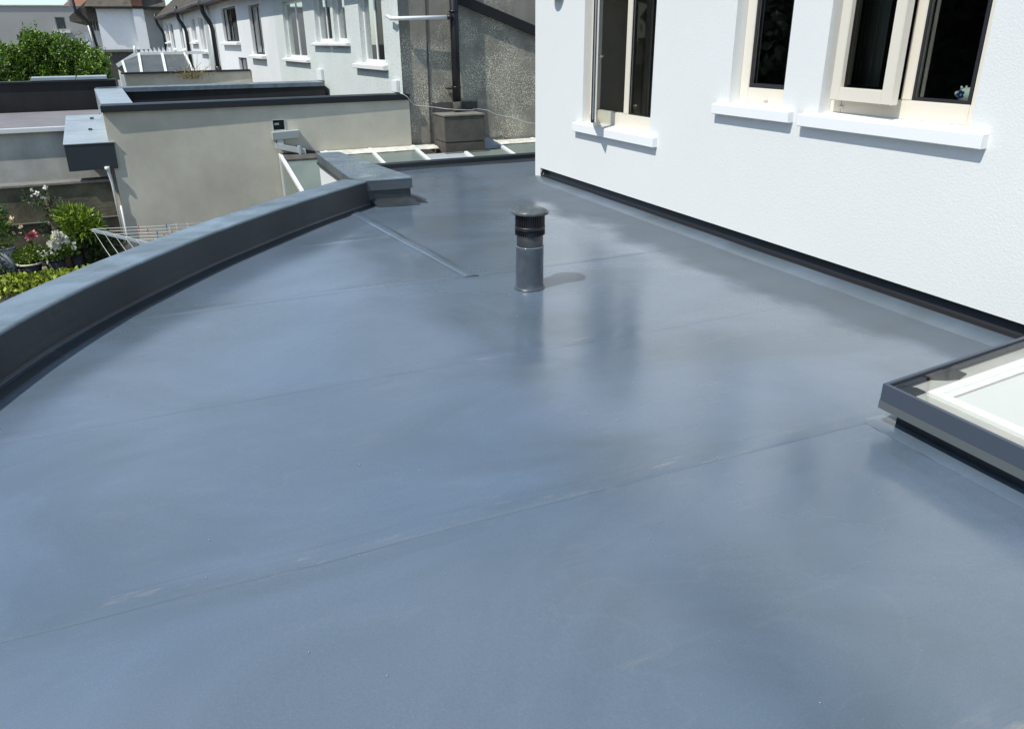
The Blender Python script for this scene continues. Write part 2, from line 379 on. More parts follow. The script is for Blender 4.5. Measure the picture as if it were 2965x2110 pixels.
def wall_holes(F, a0, a1, z0, z1, holes, depth, mb=None):
    """front skin with real openings and reveals"""
    mb = mb or MB()
    A = sorted({a0, a1, *[h[0] for h in holes], *[h[1] for h in holes]}); Z = sorted({z0, z1, *[h[2] for h in holes], *[h[3] for h in holes]})
    A = [a for a in A if a0 <= a <= a1]; Z = [z for z in Z if z0 <= z <= z1]
    for i in range(len(A)-1):
        for j in range(len(Z)-1):
            ca, cz = (A[i]+A[i+1])/2, (Z[j]+Z[j+1])/2
            if any(h[0] < ca < h[1] and h[2] < cz < h[3] for h in holes): continue
            mb.add([F.p(A[i], Z[j]), F.p(A[i+1], Z[j]), F.p(A[i+1], Z[j+1]), F.p(A[i], Z[j+1])], [(0, 1, 2, 3)])
    for h in holes:
        c = [(h[0], h[2]), (h[1], h[2]), (h[1], h[3]), (h[0], h[3])]
        for k in range(4):
            a, b = c[k], c[(k+1) % 4]
            mb.add([F.p(*a), F.p(*b), F.p(*b, -depth), F.p(*a, -depth)], [(0, 1, 2, 3)])
    return mb

def rect_ring(F, mb, a0, a1, z0, z1, w, o0, o1, wb=None):
    wb = wb or w
    F.box(mb, a0, a0+w, z0, z1, o0, o1); F.box(mb, a1-w, a1, z0, z1, o0, o1)
    F.box(mb, a0+w, a1-w, z0, z0+wb, o0, o1); F.box(mb, a0+w, a1-w, z1-w, z1, o0, o1)
    return mb

# ------------------------------------------------------------------ the flat roof
curve = [(-1.90, -1.6), (-1.96, -0.6), (-1.93, 0.4), (-1.83, 1.4), (-1.62, 2.4), (-1.34, 3.4), (-0.96, 4.40), (-0.70, 4.94), (-0.41, 5.42),
         (0.015, 6.03), (0.27, 6.36), (0.857, 7.05), (1.457, 7.67), (1.80, 8.00)]
def catmull(P, k=6):
    out = []
    for i in range(len(P)-1):
        p0 = P[max(i-1, 0)]; p1 = P[i]; p2 = P[i+1]; p3 = P[min(i+2, len(P)-1)]
        for j in range(k):
            t = j/k
            out.append(tuple(0.5*((2*p1[c])+(-p0[c]+p2[c])*t+(2*p0[c]-5*p1[c]+4*p2[c]-p3[c])*t*t+(-p0[c]+3*p1[c]-3*p2[c]+p3[c])*t**3) for c in (0, 1)))
    out.append(P[-1]); return out
# a smooth run through the measured points
CV = catmull(curve)
for _ in range(6):
    CV = [CV[0]] + [tuple((CV[i-1][c]+2*CV[i][c]+CV[i+1][c])/4 for c in (0, 1)) for i in range(1, len(CV)-1)] + [CV[-1]]
def xmin(y):
    if y >= 8.0: return 1.95
    for i in range(len(CV)-1):
        if CV[i][1] <= y <= CV[i+1][1]:
            t = (y-CV[i][1])/(CV[i+1][1]-CV[i][1]); return CV[i][0]+(CV[i+1][0]-CV[i][0])*t - 0.12
    return CV[0][0]-0.12
seams = [-0.65, 0.8, 2.24, 3.64, 5.16, 6.60, 7.9]
def sst(a, b, x):
    if a > b: return 1-sst(b, a, x)
    t = max(0, min(1, (x-a)/(b-a))); return t*t*(3-2*t)
def hgt(x, y):
    n = noise.noise
    h = 0.0058*n(Vector((x*0.75, y*0.6, 1.3))) + 0.0042*n(Vector((x*1.7+9, y*1.3, 4.1))) + 0.0011*n(Vector((x*3.4, y*2.9, 8.8))) + 0.0005*n(Vector((x*5.5, y*4.5, 2.2)))
    for s in seams:                                   # welded laps wrinkle a little along their line
        d = abs(y-s-0.012*n(Vector((x*0.9, s, 0))))
        if d < 0.14: h += 0.0004*math.exp(-(d/0.03)**2)*(0.6+1.2*n(Vector((x*3.0, s*3, 5))))
    # cross lap running towards the stub parapet, and one towards the rooflight corner
    if 4.6 < y < 7.9:
        xc = 1.80-(y-5.1)*0.085
        if abs(x-xc) < 0.2: h += 0.0035*sst(0.075, 0.06, abs(x-xc))*sst(4.9, 5.05, y)
    if y < 2.35:
        xc = 2.48
        if abs(x-xc) < 0.2: h += 0.002*math.exp(-((x-xc)/0.03)**2)
    for (ax, ay, bx2, by2, am) in WR:
        if abs(x-ax) < 0.5 and abs(y-ay) < 0.5:
            dx, dy = bx2-ax, by2-ay; L2 = dx*dx+dy*dy; t = ((x-ax)*dx+(y-ay)*dy)/L2
            if -0.2 < t < 1.2:
                d = ((x-ax)*dy-(y-ay)*dx)/math.sqrt(L2)+0.03*math.sin(3.1*t)
                h += am*math.exp(-(d/0.014)**2)*max(0, math.sin(3.14*max(0, min(1, t))))
    return h
WR = [(1.75, 2.62, 2.0, 2.52, .003), (2.15, 2.48, 2.35, 2.42, .003), (2.4, 2.36, 2.55, 2.33, .0025), (2.5, 2.05, 2.66, 1.8, .003), (2.55, 2.2, 2.7, 2.02, .003), (2.35, 2.1, 2.5, 1.9, .002),
      (1.3, 2.9, 1.5, 2.8, .002), (2.9, 3.4, 3.1, 3.3, .002), (0.6, 3.8, 0.85, 3.72, .002), (2.7, 4.6, 2.95, 4.5, .002), (1.2, 5.4, 1.4, 5.3, .002)]
roof = bpy.data.objects.new('flat_roof', None); col.objects.link(roof); struct(roof)
def sheet(y0, y1, xr, lap):
    ys = []; y = y0
    if lap: ys = [y0, y0+.006, y0+.02, y0+.04, y0+.06, y0+.08, y0+.10]; y = y0+.13
    while y < y1-0.02: ys.append(y); y += 0.045
    ys.append(y1)
    nx = int((xr-xmin((y0+y1)/2))/0.045)
    vs = []; fs = []
    for y in ys:
        a = xmin(min(y, 7.95) if y1 < 8.3 else y); up = (0.0005+0.0010*sst(y0-0.001, y0+0.012, y))*sst(y0+0.115, y0+0.075, y)*(0.65+0.7*noise.noise(Vector((0, y0*3, 7)))) if lap else 0
        for i in range(nx+1):
            x = a+(xr-a)*i/nx
            wv = 0.012*noise.noise(Vector((x*0.9, y0, 0)))*sst(y0+0.3, y0, y) if lap else 0
            vs.append((x, y+wv, hgt(x, y+wv)+up))
    W = nx+1
    for j in range(len(ys)-1):
        for i in range(nx): fs.append((j*W+i, j*W+i+1, (j+1)*W+i+1, (j+1)*W+i))
    mb = MB().add(vs, fs, True)
    o = len(mb.v)                                    # cut edge of the near side, 4 mm thick
    b = [(x, y, z-0.002) for x, y, z in vs[:W]]; mb.add(vs[:W]+b, [(i, W+i, W+i+1, i+1) for i in range(nx)])
    b2 = vs[-W:]; mb.add(b2+[(x, y, z-0.006) for x, y, z in b2], [(i, i+1, W+i+1, W+i) for i in range(nx)])
    return mb.build('membrane_sheet', 'roof', roof)
edges_ = [-1.6]+seams+[8.93]
for i in range(len(edges_)-1):
    sheet(edges_[i]-(0.05 if i else 0), edges_[i+1], 4.22, i > 0)
sheet(8.93, 10.2, 6.2, False)
# low strip of membrane laid flat against the foot of the house wall
def strip(name, y0, y1, prof, m, parent):
    vs = []; n = len(prof); ys = [y0+(y1-y0)*i/60 for i in range(61)]
    for y in ys:
        for x, z in prof: vs.append((x+0.004*noise.noise(Vector((y*1.5, x, 0))), y, z+hgt(x, y)*0.9))
    return MB().add(vs, [(j*n+i, j*n+i+1, (j+1)*n+i+1, (j+1)*n+i) for j in range(60) for i in range(n-1)], True).build(name, m, parent)
strip('wall_fillet', -1.6, 8.86, [(3.97, -0.001), (3.985, 0.004), (4.06, 0.008), (4.07, 0.011), (4.165, 0.016)], 'strip', roof)
strip('wall_upstand', -1.6, 8.86, [(4.155, 0.0135), (4.160, 0.019), (4.185, 0.026), (4.20, 0.045), (4.21, 0.16)], 'black', roof)  # near-black colour stands in for the shade under the render edge

# short lap strip running back towards the corner of the parapet
sv, sf = [], []
for j in range(41):
    t = j/40; xc = 1.86-0.30*t; y = 5.10+2.6*t
    for k, dx in enumerate((-0.055, -0.05, 0.0, 0.05, 0.055)):
        x = xc+dx+0.004*noise.noise(Vector((0, y*3, dx*9))); sv.append((x, y, hgt(x, y)+(0.0042 if 0 < k < 4 else 0.0022)))
for j in range(40):
    for k in range(4): sf.append((j*5+k, j*5+k+1, j*5+5+k+1, j*5+5+k))
MB().add(sv, sf, True).build('lap_strip', 'roof', roof)
# building below the roof
def offs(P, d):
    out = []
    for i in range(len(P)):
        a = Vector(P[max(i-1, 0)]); b = Vector(P[min(i+1, len(P)-1)]); t = (b-a).normalized(); out.append((P[i][0]-t.y*d, P[i][1]+t.x*d))
    return out
outer = offs(CV, 0.27)

par = thing('curved_parapet', 'long curved grey membrane covered parapet along the left edge of the flat roof', 'parapet', (0, 6, 0))
def sweep(P, prof, name, m, parent, closed_ends=True, smooth=False):
    """prof = list of (outward offset from the inner face, z)"""
    n = len(prof); vs = []
    O = [offs(P, d) for d, z in prof]
    for i in range(len(P)):
        for k, (d, z) in enumerate(prof): vs.append((O[k][i][0], O[k][i][1], z))
    fs = [(j*n+i, j*n+i+1, (j+1)*n+i+1, (j+1)*n+i) for j in range(len(P)-1) for i in range(n-1)]
    mb = MB().add(vs, fs, smooth)
    if closed_ends:
        mb.f.append(tuple(range(n))); mb.sm.append(False)
        mb.f.append(tuple(len(P)*n-1-i for i in range(n))); mb.sm.append(False)
    return mb.build(name, m, parent)
CV2 = CV
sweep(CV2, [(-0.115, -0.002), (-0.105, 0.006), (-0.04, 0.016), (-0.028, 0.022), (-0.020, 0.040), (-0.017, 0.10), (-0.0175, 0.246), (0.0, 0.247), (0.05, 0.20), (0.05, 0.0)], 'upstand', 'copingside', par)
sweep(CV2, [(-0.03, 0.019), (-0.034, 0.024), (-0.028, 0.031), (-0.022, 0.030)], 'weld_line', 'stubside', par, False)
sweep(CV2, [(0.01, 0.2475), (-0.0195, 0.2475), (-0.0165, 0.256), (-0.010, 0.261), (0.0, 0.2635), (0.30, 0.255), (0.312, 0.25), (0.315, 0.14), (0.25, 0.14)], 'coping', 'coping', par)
sweep(CV2, [(0.05, 0.2), (0.05, -2.0), (0.27, -2.0), (0.27, 0.2)], 'outer_wall', 'render', par)
stub = thing('return_parapet', 'short straight grey parapet stub running back from the curved parapet corner', 'parapet', (2.0, 8.5, 0))
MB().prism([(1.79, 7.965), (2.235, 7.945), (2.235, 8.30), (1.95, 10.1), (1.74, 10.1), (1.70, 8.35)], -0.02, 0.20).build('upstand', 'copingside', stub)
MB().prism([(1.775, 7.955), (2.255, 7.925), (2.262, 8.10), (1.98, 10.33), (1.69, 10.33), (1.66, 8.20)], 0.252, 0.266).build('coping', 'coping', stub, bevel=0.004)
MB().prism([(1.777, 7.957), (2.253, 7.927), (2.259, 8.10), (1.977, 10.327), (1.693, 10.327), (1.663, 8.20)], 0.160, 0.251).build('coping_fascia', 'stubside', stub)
MB().hexa([(1.86, 7.84, 0.004), (2.30, 7.81, 0.004), (2.235, 7.945, 0.004), (1.80, 7.965, 0.004), (1.86, 7.86, 0.012), (2.29, 7.83, 0.012), (2.235, 7.944, 0.07), (1.80, 7.962, 0.07)]).build('foot_flashing', 'upstand', stub)
MB().hexa([(2.235, 7.95, 0.004), (2.40, 7.86, 0.004), (2.36, 8.4, 0.004), (2.235, 8.4, 0.004), (2.238, 7.95, 0.07), (2.25, 7.95, 0.05), (2.25, 8.4, 0.05), (2.238, 8.4, 0.07)]).build('corner_flashing', 'upstand', stub)
MB().box(1.71, 1.74, 8.22, 10.33, -2.2, 0.125).build('outer_wall', 'render', stub)
MB().box(1.68, 1.742, 8.22, 10.32, 0.125, 0.159).build('outer_fascia', 'upstand', stub)

kerb = thing('roof_edge_kerb', 'low straight dark kerb along the far edge of the flat roof', 'kerb', (4, 10.2, 0))
MB().box(1.985, 6.2, 10.16, 10.34, -0.4, 0.082).build('kerb_trim', 'fascia', kerb, bevel=0.006)
MB().hexa([(1.99, 10.08, 0.002), (6.2, 10.08, 0.002), (6.2, 10.162, 0.002), (1.99, 10.162, 0.002), (1.99, 10.085, 0.006), (6.2, 10.085, 0.006), (6.2, 10.159, 0.03), (1.99, 10.159, 0.03)]).build('kerb_fillet', 'upstand', kerb)

# ------------------------------------------------------------------ the white house on the right
XW = 4.15
house = thing('white_house', 'smooth bright white rendered house wall with three cream windows beside the flat roof', 'house', (6, 4, 0))
F = Frame((XW, 0, 0), (0, 1, 0), (-1, 0, 0))
ZT = 3.35
holes = [(6.395, 7.735, 0.74, 2.30), (4.66, 5.275, 1.10, 2.30), (3.128, 4.295, 1.095, 2.30), (0.2, 1.4, 1.095, 2.30)]
mb = wall_holes(F, -1.6, 8.80, 0.115, ZT, holes, 0.17)
mb.add([(XW, -1.6, 0.115), (XW, 8.80, 0.115), (XW+0.07, 8.80, 0.115), (XW+0.07, -1.6, 0.115)], [(0, 1, 2, 3)])       # drip underside
mb.add([(XW, 8.80, 0.0), (XW, 8.95, 0.0), (XW, 8.95, ZT), (XW, 8.80, ZT)], [(0, 1, 2, 3)])                              # corner pier reaches lower
mb.add([(XW, 8.80, 0.0), (XW, 8.80, 0.115), (XW+0.07, 8.80, 0.115), (XW+0.07, 8.80, 0.0)], [(0, 1, 2, 3)])
mb.add([(XW, 8.95, -0.1), (XW+5, 8.95, -0.1), (XW+5, 8.95, ZT), (XW, 8.95, ZT)], [(0, 1, 2, 3)])
mb.add([(XW, -1.6, 0), (XW+5, -1.6, 0), (XW+5, -1.6, ZT), (XW, -1.6, ZT)], [(0, 1, 2, 3)])
wall = mb.build('wall', 'render', house)
MB().hexa([(XW+0.002, 8.785, 0.03), (XW+0.02, 8.785, 0.03), (XW+0.02, 8.80, 0.03), (XW+0.002, 8.80, 0.03), (XW+0.012, 8.72, 0.115), (XW+0.03, 8.72, 0.115), (XW+0.03, 8.745, 0.115), (XW+0.012, 8.745, 0.115)]).build('flashing_end', 'black', house)
# eaves and slate roof (above the picture)
rf = MB().hexa([(XW-0.32, -1.9, ZT-0.02), (XW+5.3, -1.9, ZT-0.02), (XW+5.3, 9.1, ZT-0.02), (XW-0.32, 9.1, ZT-0.02),
                (XW-0.32, -1.9, ZT+0.14), (XW+5.3, -1.9, ZT+3.2), (XW+5.3, 9.1, ZT+3.2), (XW-0.32, 9.1, ZT+0.14)]).build('roof', 'fascia', house)
def casement(F, a0, a1, z0, z1, back, parent, glassm='glass', framem='cream', w=0.075, wb=0.10, split=None, deep=0.06):
    fr = rect_ring(F, MB(), a0, a1, z0, z1, w, -back-deep, -back, wb)
    if split: F.box(fr, split[0], split[1], z0+wb, z1-w, -back-deep, -back)
    f = fr.build('window_frame', framem, parent, bevel=0.004)
    return f
def pane(F, a0, a1, z0, z1, o, parent, m='glass'):
    return MB().add([F.p(a0, z0, o), F.p(a1, z0, o), F.p(a1, z1, o), F.p(a0, z1, o)], [(0, 1, 2, 3)]).build('pane', m, parent)
def gask(F, a0, a1, z0, z1, o, parent, w=0.016):
    return rect_ring(F, MB(), a0, a1, z0, z1, w, o-0.012, o-0.004).build('gasket', 'gasket', parent)
B = 0.10
# window 1: twin casement, far leaf swung wide open
f1 = casement(F, 6.395, 7.735, 0.745, 2.30, B, house, w=0.10, wb=0.135, split=(6.96, 7.05))
pane(F, 6.60, 6.965, 0.875, 2.2, -B-0.03, f1); gask(F, 6.49, 6.965, 0.875, 2.22, -B-0.002, f1, 0.02)
s1 = thing  # noqa
# open leaf: hinged at y=7.62, swung outwards about 85 degrees
hx, hy = XW+B-0.005, 7.63
_d = Vector((-0.462, -0.887, 0)).normalized()
FL = Frame((hx, hy, 0), _d, (-_d.y*-1, -_d.x*1, 0)); FL.n = Vector((_d.y, -_d.x, 0)).normalized()
lf = rect_ring(FL, MB(), 0.0, 0.57, 0.80, 2.24, 0.07, 0.0, 0.055).build('open_sash', 'cream', house, bevel=0.003)
pane(FL, 0.07, 0.50, 0.87, 2.17, 0.03, lf)
FL.box(MB(), 0.571, 0.577, 0.80, 2.24, 0.022, 0.055).build('edge_gasket', 'gasket', lf)
FL.box(MB(), 0.578, 0.582, 0.83, 2.20, 0.030, 0.042).build('edge_lock_strip', 'steel', lf)
MB().tube([FL.p(0.535, 1.42, 0.0), FL.p(0.535, 1.42, -0.045), FL.p(0.44, 1.425, -0.055)], 0.010, 8).build('handle', 'steel', lf)
# window 2
f2 = casement(F, 4.66, 5.275, 1.105, 2.30, B, house, w=0.10, wb=0.115)
pane(F, 4.76, 5.175, 1.22, 2.2, -B-0.03, f2); gask(F, 4.755, 5.175, 1.22, 2.21, -B-0.002, f2, 0.03)
MB().box(XW+B-0.012, XW+B+0.001, 4.93, 4.975, 1.135, 1.152).build('vent_cap', 'cream', f2)
# window 3: left leaf slightly ajar, right leaf fixed
f3 = casement(F, 3.128, 4.295, 1.10, 2.30, B, house, w=0.10, wb=0.115, split=(3.64, 3.718))
pane(F, 3.245, 3.645, 1.212, 2.2, -B-0.03, f3); gask(F, 3.235, 3.645, 1.213, 2.21, -B-0.002, f3, 0.022)
ang = R(4.6)
FS = Frame((XW+B-0.005, 4.238, 0), (-math.sin(ang), -math.cos(ang), 0), (-math.cos(ang), math.sin(ang), 0))
s3 = rect_ring(FS, MB(), 0.0, 0.552, 1.185, 2.26, 0.085, 0.002, 0.062, 0.085).build('ajar_sash', 'cream', house, bevel=0.004)
pane(FS, 0.08, 0.472, 1.265, 2.18, 0.03, s3); rect_ring(FS, MB(), 0.08, 0.472, 1.265, 2.18, 0.02, 0.02, 0.029).build('gasket', 'gasket', s3)
MB().box(XW+B-0.012, XW+B+0.001, 4.17, 4.215, 1.128, 1.145).build('vent_cap', 'cream', f3)
f4 = casement(F, 0.2, 1.4, 1.10, 2.30, B, house, w=0.10, wb=0.115, split=(0.78, 0.86))
pane(F, 0.3, 0.78, 1.21, 2.2, -B-0.03, f4); pane(F, 0.86, 1.3, 1.21, 2.2, -B-0.03, f4)
# sills
for (a0, a1, zb, zt) in ((6.255, 7.875, 0.645, 0.735), (4.525, 5.42, 1.012, 1.092), (3.0, 4.43, 1.002, 1.086), (0.05, 1.55, 1.002, 1.086)):
    mbs = MB(); mbs.hexa([F.p(a0, zb, 0.056), F.p(a1, zb, 0.056), F.p(a1, zb, -0.11), F.p(a0, zb, -0.11), F.p(a0, zt-0.004, 0.056), F.p(a1, zt-0.004, 0.056), F.p(a1, zt+0.016, -0.11), F.p(a0, zt+0.016, -0.11)])
    mbs.build('sill', 'sill', house, bevel=0.004)
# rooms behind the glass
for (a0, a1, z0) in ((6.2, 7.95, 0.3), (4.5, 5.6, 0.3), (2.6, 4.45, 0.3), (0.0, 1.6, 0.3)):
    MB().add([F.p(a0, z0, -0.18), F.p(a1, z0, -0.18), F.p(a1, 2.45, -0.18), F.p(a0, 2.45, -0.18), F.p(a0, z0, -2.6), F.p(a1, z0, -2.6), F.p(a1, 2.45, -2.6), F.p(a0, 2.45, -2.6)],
             [(4, 5, 6, 7), (0, 1, 5, 4), (1, 2, 6, 5), (2, 3, 7, 6), (3, 0, 4, 7)]).build('room', 'roomlitlook' if a0 == 6.2 else 'room', house)
def curtain(a0, a1, z0, z1, o):
    vs = []; n = 24
    for i in range(n+1):
        a = a0+(a1-a0)*i/n; d = 0.022*math.sin(i*1.9)
        vs += [F.p(a, z0, -o+d), F.p(a, z1, -o+d)]
    return MB().add(vs, [(2*i, 2*i+2, 2*i+3, 2*i+1) for i in range(n)], True).build('curtain', 'curtain', house)
curtain(5.02, 5.27, 1.15, 2.35, 0.25); curtain(4.06, 4.26, 1.15, 2.35, 0.27); curtain(6.86, 6.99, 0.85, 2.35, 0.28)
# things on the inner sills
pg = thing('china_pig', 'white and blue glazed china pig ornament inside the right hand window', 'ornament', (4.34, 3.33, 1.215))
mb = MB(); bx_, by_, bz_ = 4.345, 3.325, 1.262
prof = [(0.001, -0.07), (0.025, -0.064), (0.04, -0.04), (0.046, 0.0), (0.042, 0.04), (0.026, 0.062), (0.001, 0.07)]
vs = []
for r, l in prof:
    for k in range(14):
        t = 2*math.pi*k/14; vs.append((bx_+r*math.cos(t), by_-l, bz_+r*0.92*math.sin(t)))
mb.add(vs, [(i*14+k, i*14+(k+1) % 14, (i+1)*14+(k+1) % 14, (i+1)*14+k) for i in range(6) for k in range(14)], True)
mb.build('body', 'china', pg)
MB().tube([(bx_, by_+0.062, bz_+0.004), (bx_, by_+0.085, bz_+0.002)], 0.015, 10).build('snout', 'china', pg)
for sx in (-0.018, 0.018):
    MB().tube([(bx_+sx, by_+0.038, bz_+0.03), (bx_+sx*1.2, by_+0.044, bz_+0.047)], [0.011, 0.004], 6).build('ear', 'china', pg)
for sy in (-0.035, 0.035):
    MB().tube([(bx_-0.02, by_+sy, bz_-0.03), (bx_-0.02, by_+sy, bz_-0.05)], 0.011, 6).build('leg', 'china', pg)
for k in range(5):
    t = k*1.2566; q = (bx_-0.046, by_+0.02+0.016*math.cos(t), bz_+0.002+0.016*math.sin(t))
    MB().tube([(q[0]+0.006, q[1], q[2]), (q[0]-0.0015, q[1], q[2])], 0.010, 6).build('painted_petal', 'chinab', pg)
fw = thing('pale_flower_stem', 'small sprig of pale flowers standing inside the open left hand window', 'flowers', (4.4, 7.12, 0.88))
for k in range(9):
    a = rnd.uniform(0, 6.28); r = rnd.uniform(0.01, 0.05); h = rnd.uniform(0.05, 0.12)
    p0 = Vector((4.42, 7.13, 0.87)); p1 = p0+Vector((r*math.cos(a), r*math.sin(a), h))
    MB().tube([p0, p1], 0.002, 4).build('stalk', 'stem', fw); MB().lathe([(0.001, -0.008), (0.01, 0), (0.001, 0.008)], tuple(p1), 6).build('bloom', 'petalc', fw)
lamp = thing('wall_lamp', 'grey half round outdoor lamp high on the white wall near its far corner', 'wall lamp', (4.1, 8.33, 2.0))
vs = []; n = 12
for z in (1.985, 2.16):
    for k in range(n+1):
        a = math.pi*k/n
        vs.append((XW-0.085*math.sin(a), 8.33+0.115*math.cos(a), z))
N1 = n+1
MB().add(vs, [(k, k+1, N1+k+1, N1+k) for k in range(n)]+[tuple(range(N1)), tuple(range(2*N1-1, N1-1, -1))]).build('shade', 'greypvc', lamp)
MB().box(XW-0.02, XW, 8.29, 8.37, 1.99, 2.15).build('backplate', 'fascia', lamp)

# ------------------------------------------------------------------ vent pipe
vp = thing('vent_pipe', 'dark grey vent pipe with domed cowl standing in the middle of the flat roof', 'vent pipe', (2.13, 4.69, 0))
c = (2.13, 4.69, 0); tl = (0.012, 0)
MB().lathe([(0.108, 0.001), (0.103, 0.008), (0.098, 0.018), (0.096, 0.05), (0.0945, 0.27), (0.095, 0.288), (0.092, 0.292), (0.085, 0.292)], c, 40, tilt=tl).build('membrane_sleeve', 'sleeve', vp)
MB().lathe([(0.090, 0.28), (0.090, 0.45), (0.08, 0.45)], c, 40, tilt=tl).build('pipe', 'pipe', vp)
MB().lathe([(0.095, 0.287), (0.0975, 0.290), (0.097, 0.295), (0.090, 0.297)], c, 40, tilt=tl).build('weld_bead', 'coping', vp)
cw = MB().lathe([(0.093, 0.405), (0.101, 0.407), (0.104, 0.43), (0.097, 0.434)], c, 40, tilt=tl).build('collar', 'black', vp)
MB().lathe([(0.080, 0.43), (0.080, 0.525)], c, 24, tilt=tl).build('inner_core', 'black', vp)
mb = MB()
for k in range(44):
    t = 2*math.pi*k/44; cx_, cy_ = c[0]+0.012*0.47, c[1]; r = 0.096; ct, st = math.cos(t), math.sin(t)
    a, b = 0.0035, 0.004
    p = [(r-b, -a), (r+b, -a), (r+b, a), (r-b, a)]
    q = [(cx_+u*ct-v*st, cy_+u*st+v*ct) for u, v in p]
    mb.prism(q, 0.43, 0.515)
g = mb.build('cage_bars', 'black', vp); g['kind'] = 'stuff'
mb = MB()
for k in range(40):
    t = 2*math.pi*k/40; r = 0.096; ct, st = math.cos(t), math.sin(t)
    mb.prism([(c[0]+0.005+u*ct-v*st, c[1]+u*st+v*ct) for u, v in ((r-0.006, -0.003), (r+0.006, -0.003), (r+0.006, 0.003), (r-0.006, 0.003))], 0.375, 0.404)
g = mb.build('collar_teeth', 'black', vp); g['kind'] = 'stuff'
# domed, slightly dented cap with a rolled edge
vs = []; prof = [(0.09, 0.513), (0.124, 0.511), (0.135, 0.515), (0.139, 0.524), (0.134, 0.534), (0.110, 0.547), (0.075, 0.556), (0.03, 0.5605), (0.001, 0.561)]
for r, z in prof:
    r *= 0.92
    for k in range(48):
        t = 2*math.pi*k/48; x = r*math.cos(t); y = r*math.sin(t)
        dz = 0.007*noise.noise(Vector((x*14, y*14, 3)))*(1 if z > 0.515 else 0.4) + x*0.045*-0.6
        vs.append((c[0]+0.006+x, c[1]+y, z+dz))
MB().add(vs, [(i*48+k, i*48+(k+1) % 48, (i+1)*48+(k+1) % 48, (i+1)*48+k) for i in range(len(prof)-1) for k in range(48)], True).build('cowl_cap', 'cowl', vp)

gr = MB(); r_ = random.Random(31)
for _ in range(230):
    x, y = r_.uniform(-1.2, 4.0), r_.uniform(0.5, 9.6)
    if x < xmin(min(y, 7.9))+0.25: continue
    q = r_.uniform(0.0012, 0.003); z = hgt(x, y)+0.004
    gr.add([(x-q, y, z), (x, y-q, z), (x+q, y, z), (x, y+q, z), (x, y, z+q), (x, y, z-q)], [(0, 1, 4), (1, 2, 4), (2, 3, 4), (3, 0, 4), (1, 0, 5), (2, 1, 5), (3, 2, 5), (0, 3, 5)])
o = gr.build('roof_grit', 'kerbstone'); o['kind'] = 'stuff'; o['label'] = 'scattered pale grit lying on the flat roof'
# ------------------------------------------------------------------ rooflight
sk = thing('rooflight', 'flat glazed rooflight with dark grey frame and white liner at the lower right', 'rooflight', (3.3, 1.2, 0))
TZ = lambda x: 0.200+0.09*(x-2.67)            # top tilts up towards the house
x0, x1, y0, y1 = 2.67, 3.84, 0.15, 2.165
def ring(mb, ax0, ax1, ay0, ay1, w, zb, zt):
    for (a, b, c_, d) in ((ax0, ax0+w, ay0, ay1), (ax1-w, ax1, ay0, ay1), (ax0+w, ax1-w, ay0, ay0+w), (ax0+w, ax1-w, ay1-w, ay1)):
        mb.hexa([(a, c_, zb(a)), (b, c_, zb(b)), (b, d, zb(b)), (a, d, zb(a)), (a, c_, zt(a)), (b, c_, zt(b)), (b, d, zt(b)), (a, d, zt(a))])
    return mb
ring(MB(), x0, x1, y0, y1, 0.016, lambda x: TZ(x)-0.078, TZ).build('frame', 'frame', sk)
ring(MB(), x0-0.002, x1+0.002, y0-0.002, y1+0.002, 0.016, lambda x: TZ(x)-0.115, lambda x: TZ(x)-0.079).build('frame_skirt', 'frame2', sk)
ring(MB(), x0+0.016, x1-0.016, y0+0.016, y1-0.016, 0.018, lambda x: TZ(x)-0.02, lambda x: TZ(x)-0.012).build('glazing_bead', 'black', sk)
ring(MB(), x0+0.09, x1-0.09, y0+0.09, y1-0.03, 0.06, lambda x: -0.02, lambda x: TZ(x)-0.085).build('upstand', 'upstand', sk)
# flashing fillet at foot
def patch(name, px0, px1, py0, py1, t, par_, m='roof'):
    nx, ny = max(2, int((px1-px0)/0.03)), max(2, int((py1-py0)/0.03)); vs = []
    for j in range(ny+1):
        for i in range(nx+1):
            x = px0+(px1-px0)*i/nx; y = py0+(py1-py0)*j/ny; e = min(i, nx-i, j, ny-j)
            vs.append((x, y, hgt(x, y)+(t+0.004 if e > 0 else 0.001)))
    W = nx+1
    return MB().add(vs, [(j*W+i, j*W+i+1, (j+1)*W+i+1, (j+1)*W+i) for j in range(ny) for i in range(nx)], True).build(name, m, par_)
patch('foot_flashing', x0-0.03, x0+0.11, y0-0.03, y1+0.06, 0.002, sk); patch('foot_flashing', x0+0.11, x1+0.03, y1-0.05, y1+0.06, 0.002, sk)
ring(MB(), x0+0.017, x1-0.017, y0+0.017, y1-0.017, 0.17, lambda x: TZ(x)-0.10, lambda x: TZ(x)-0.045).build('ledge', 'ledge', sk)
ring(MB(), x0+0.135, x1-0.165, y0+0.13, y1-0.115, 0.040, lambda x: TZ(x)-0.15, lambda x: TZ(x)-0.028).build('liner_upper', 'linerwhite', sk)
ring(MB(), x0+0.176, x1-0.206, y0+0.17, y1-0.156, 0.026, lambda x: TZ(x)-0.20, lambda x: TZ(x)-0.042).build('liner_lower', 'linerwhite', sk)
MB().hexa([(x0+.18, y0+.18, -.03), (x1-.21, y0+.18, -.03), (x1-.21, y1-.16, -.03), (x0+.18, y1-.16, -.03), (x0+.18, y0+.18, TZ(x0+.18)-.052), (x1-.21, y0+.18, TZ(x1-.21)-.052), (x1-.21, y1-.16, TZ(x1-.21)-.052), (x0+.18, y1-.16, TZ(x0+.18)-.052)]).build('blind', 'blind', sk)
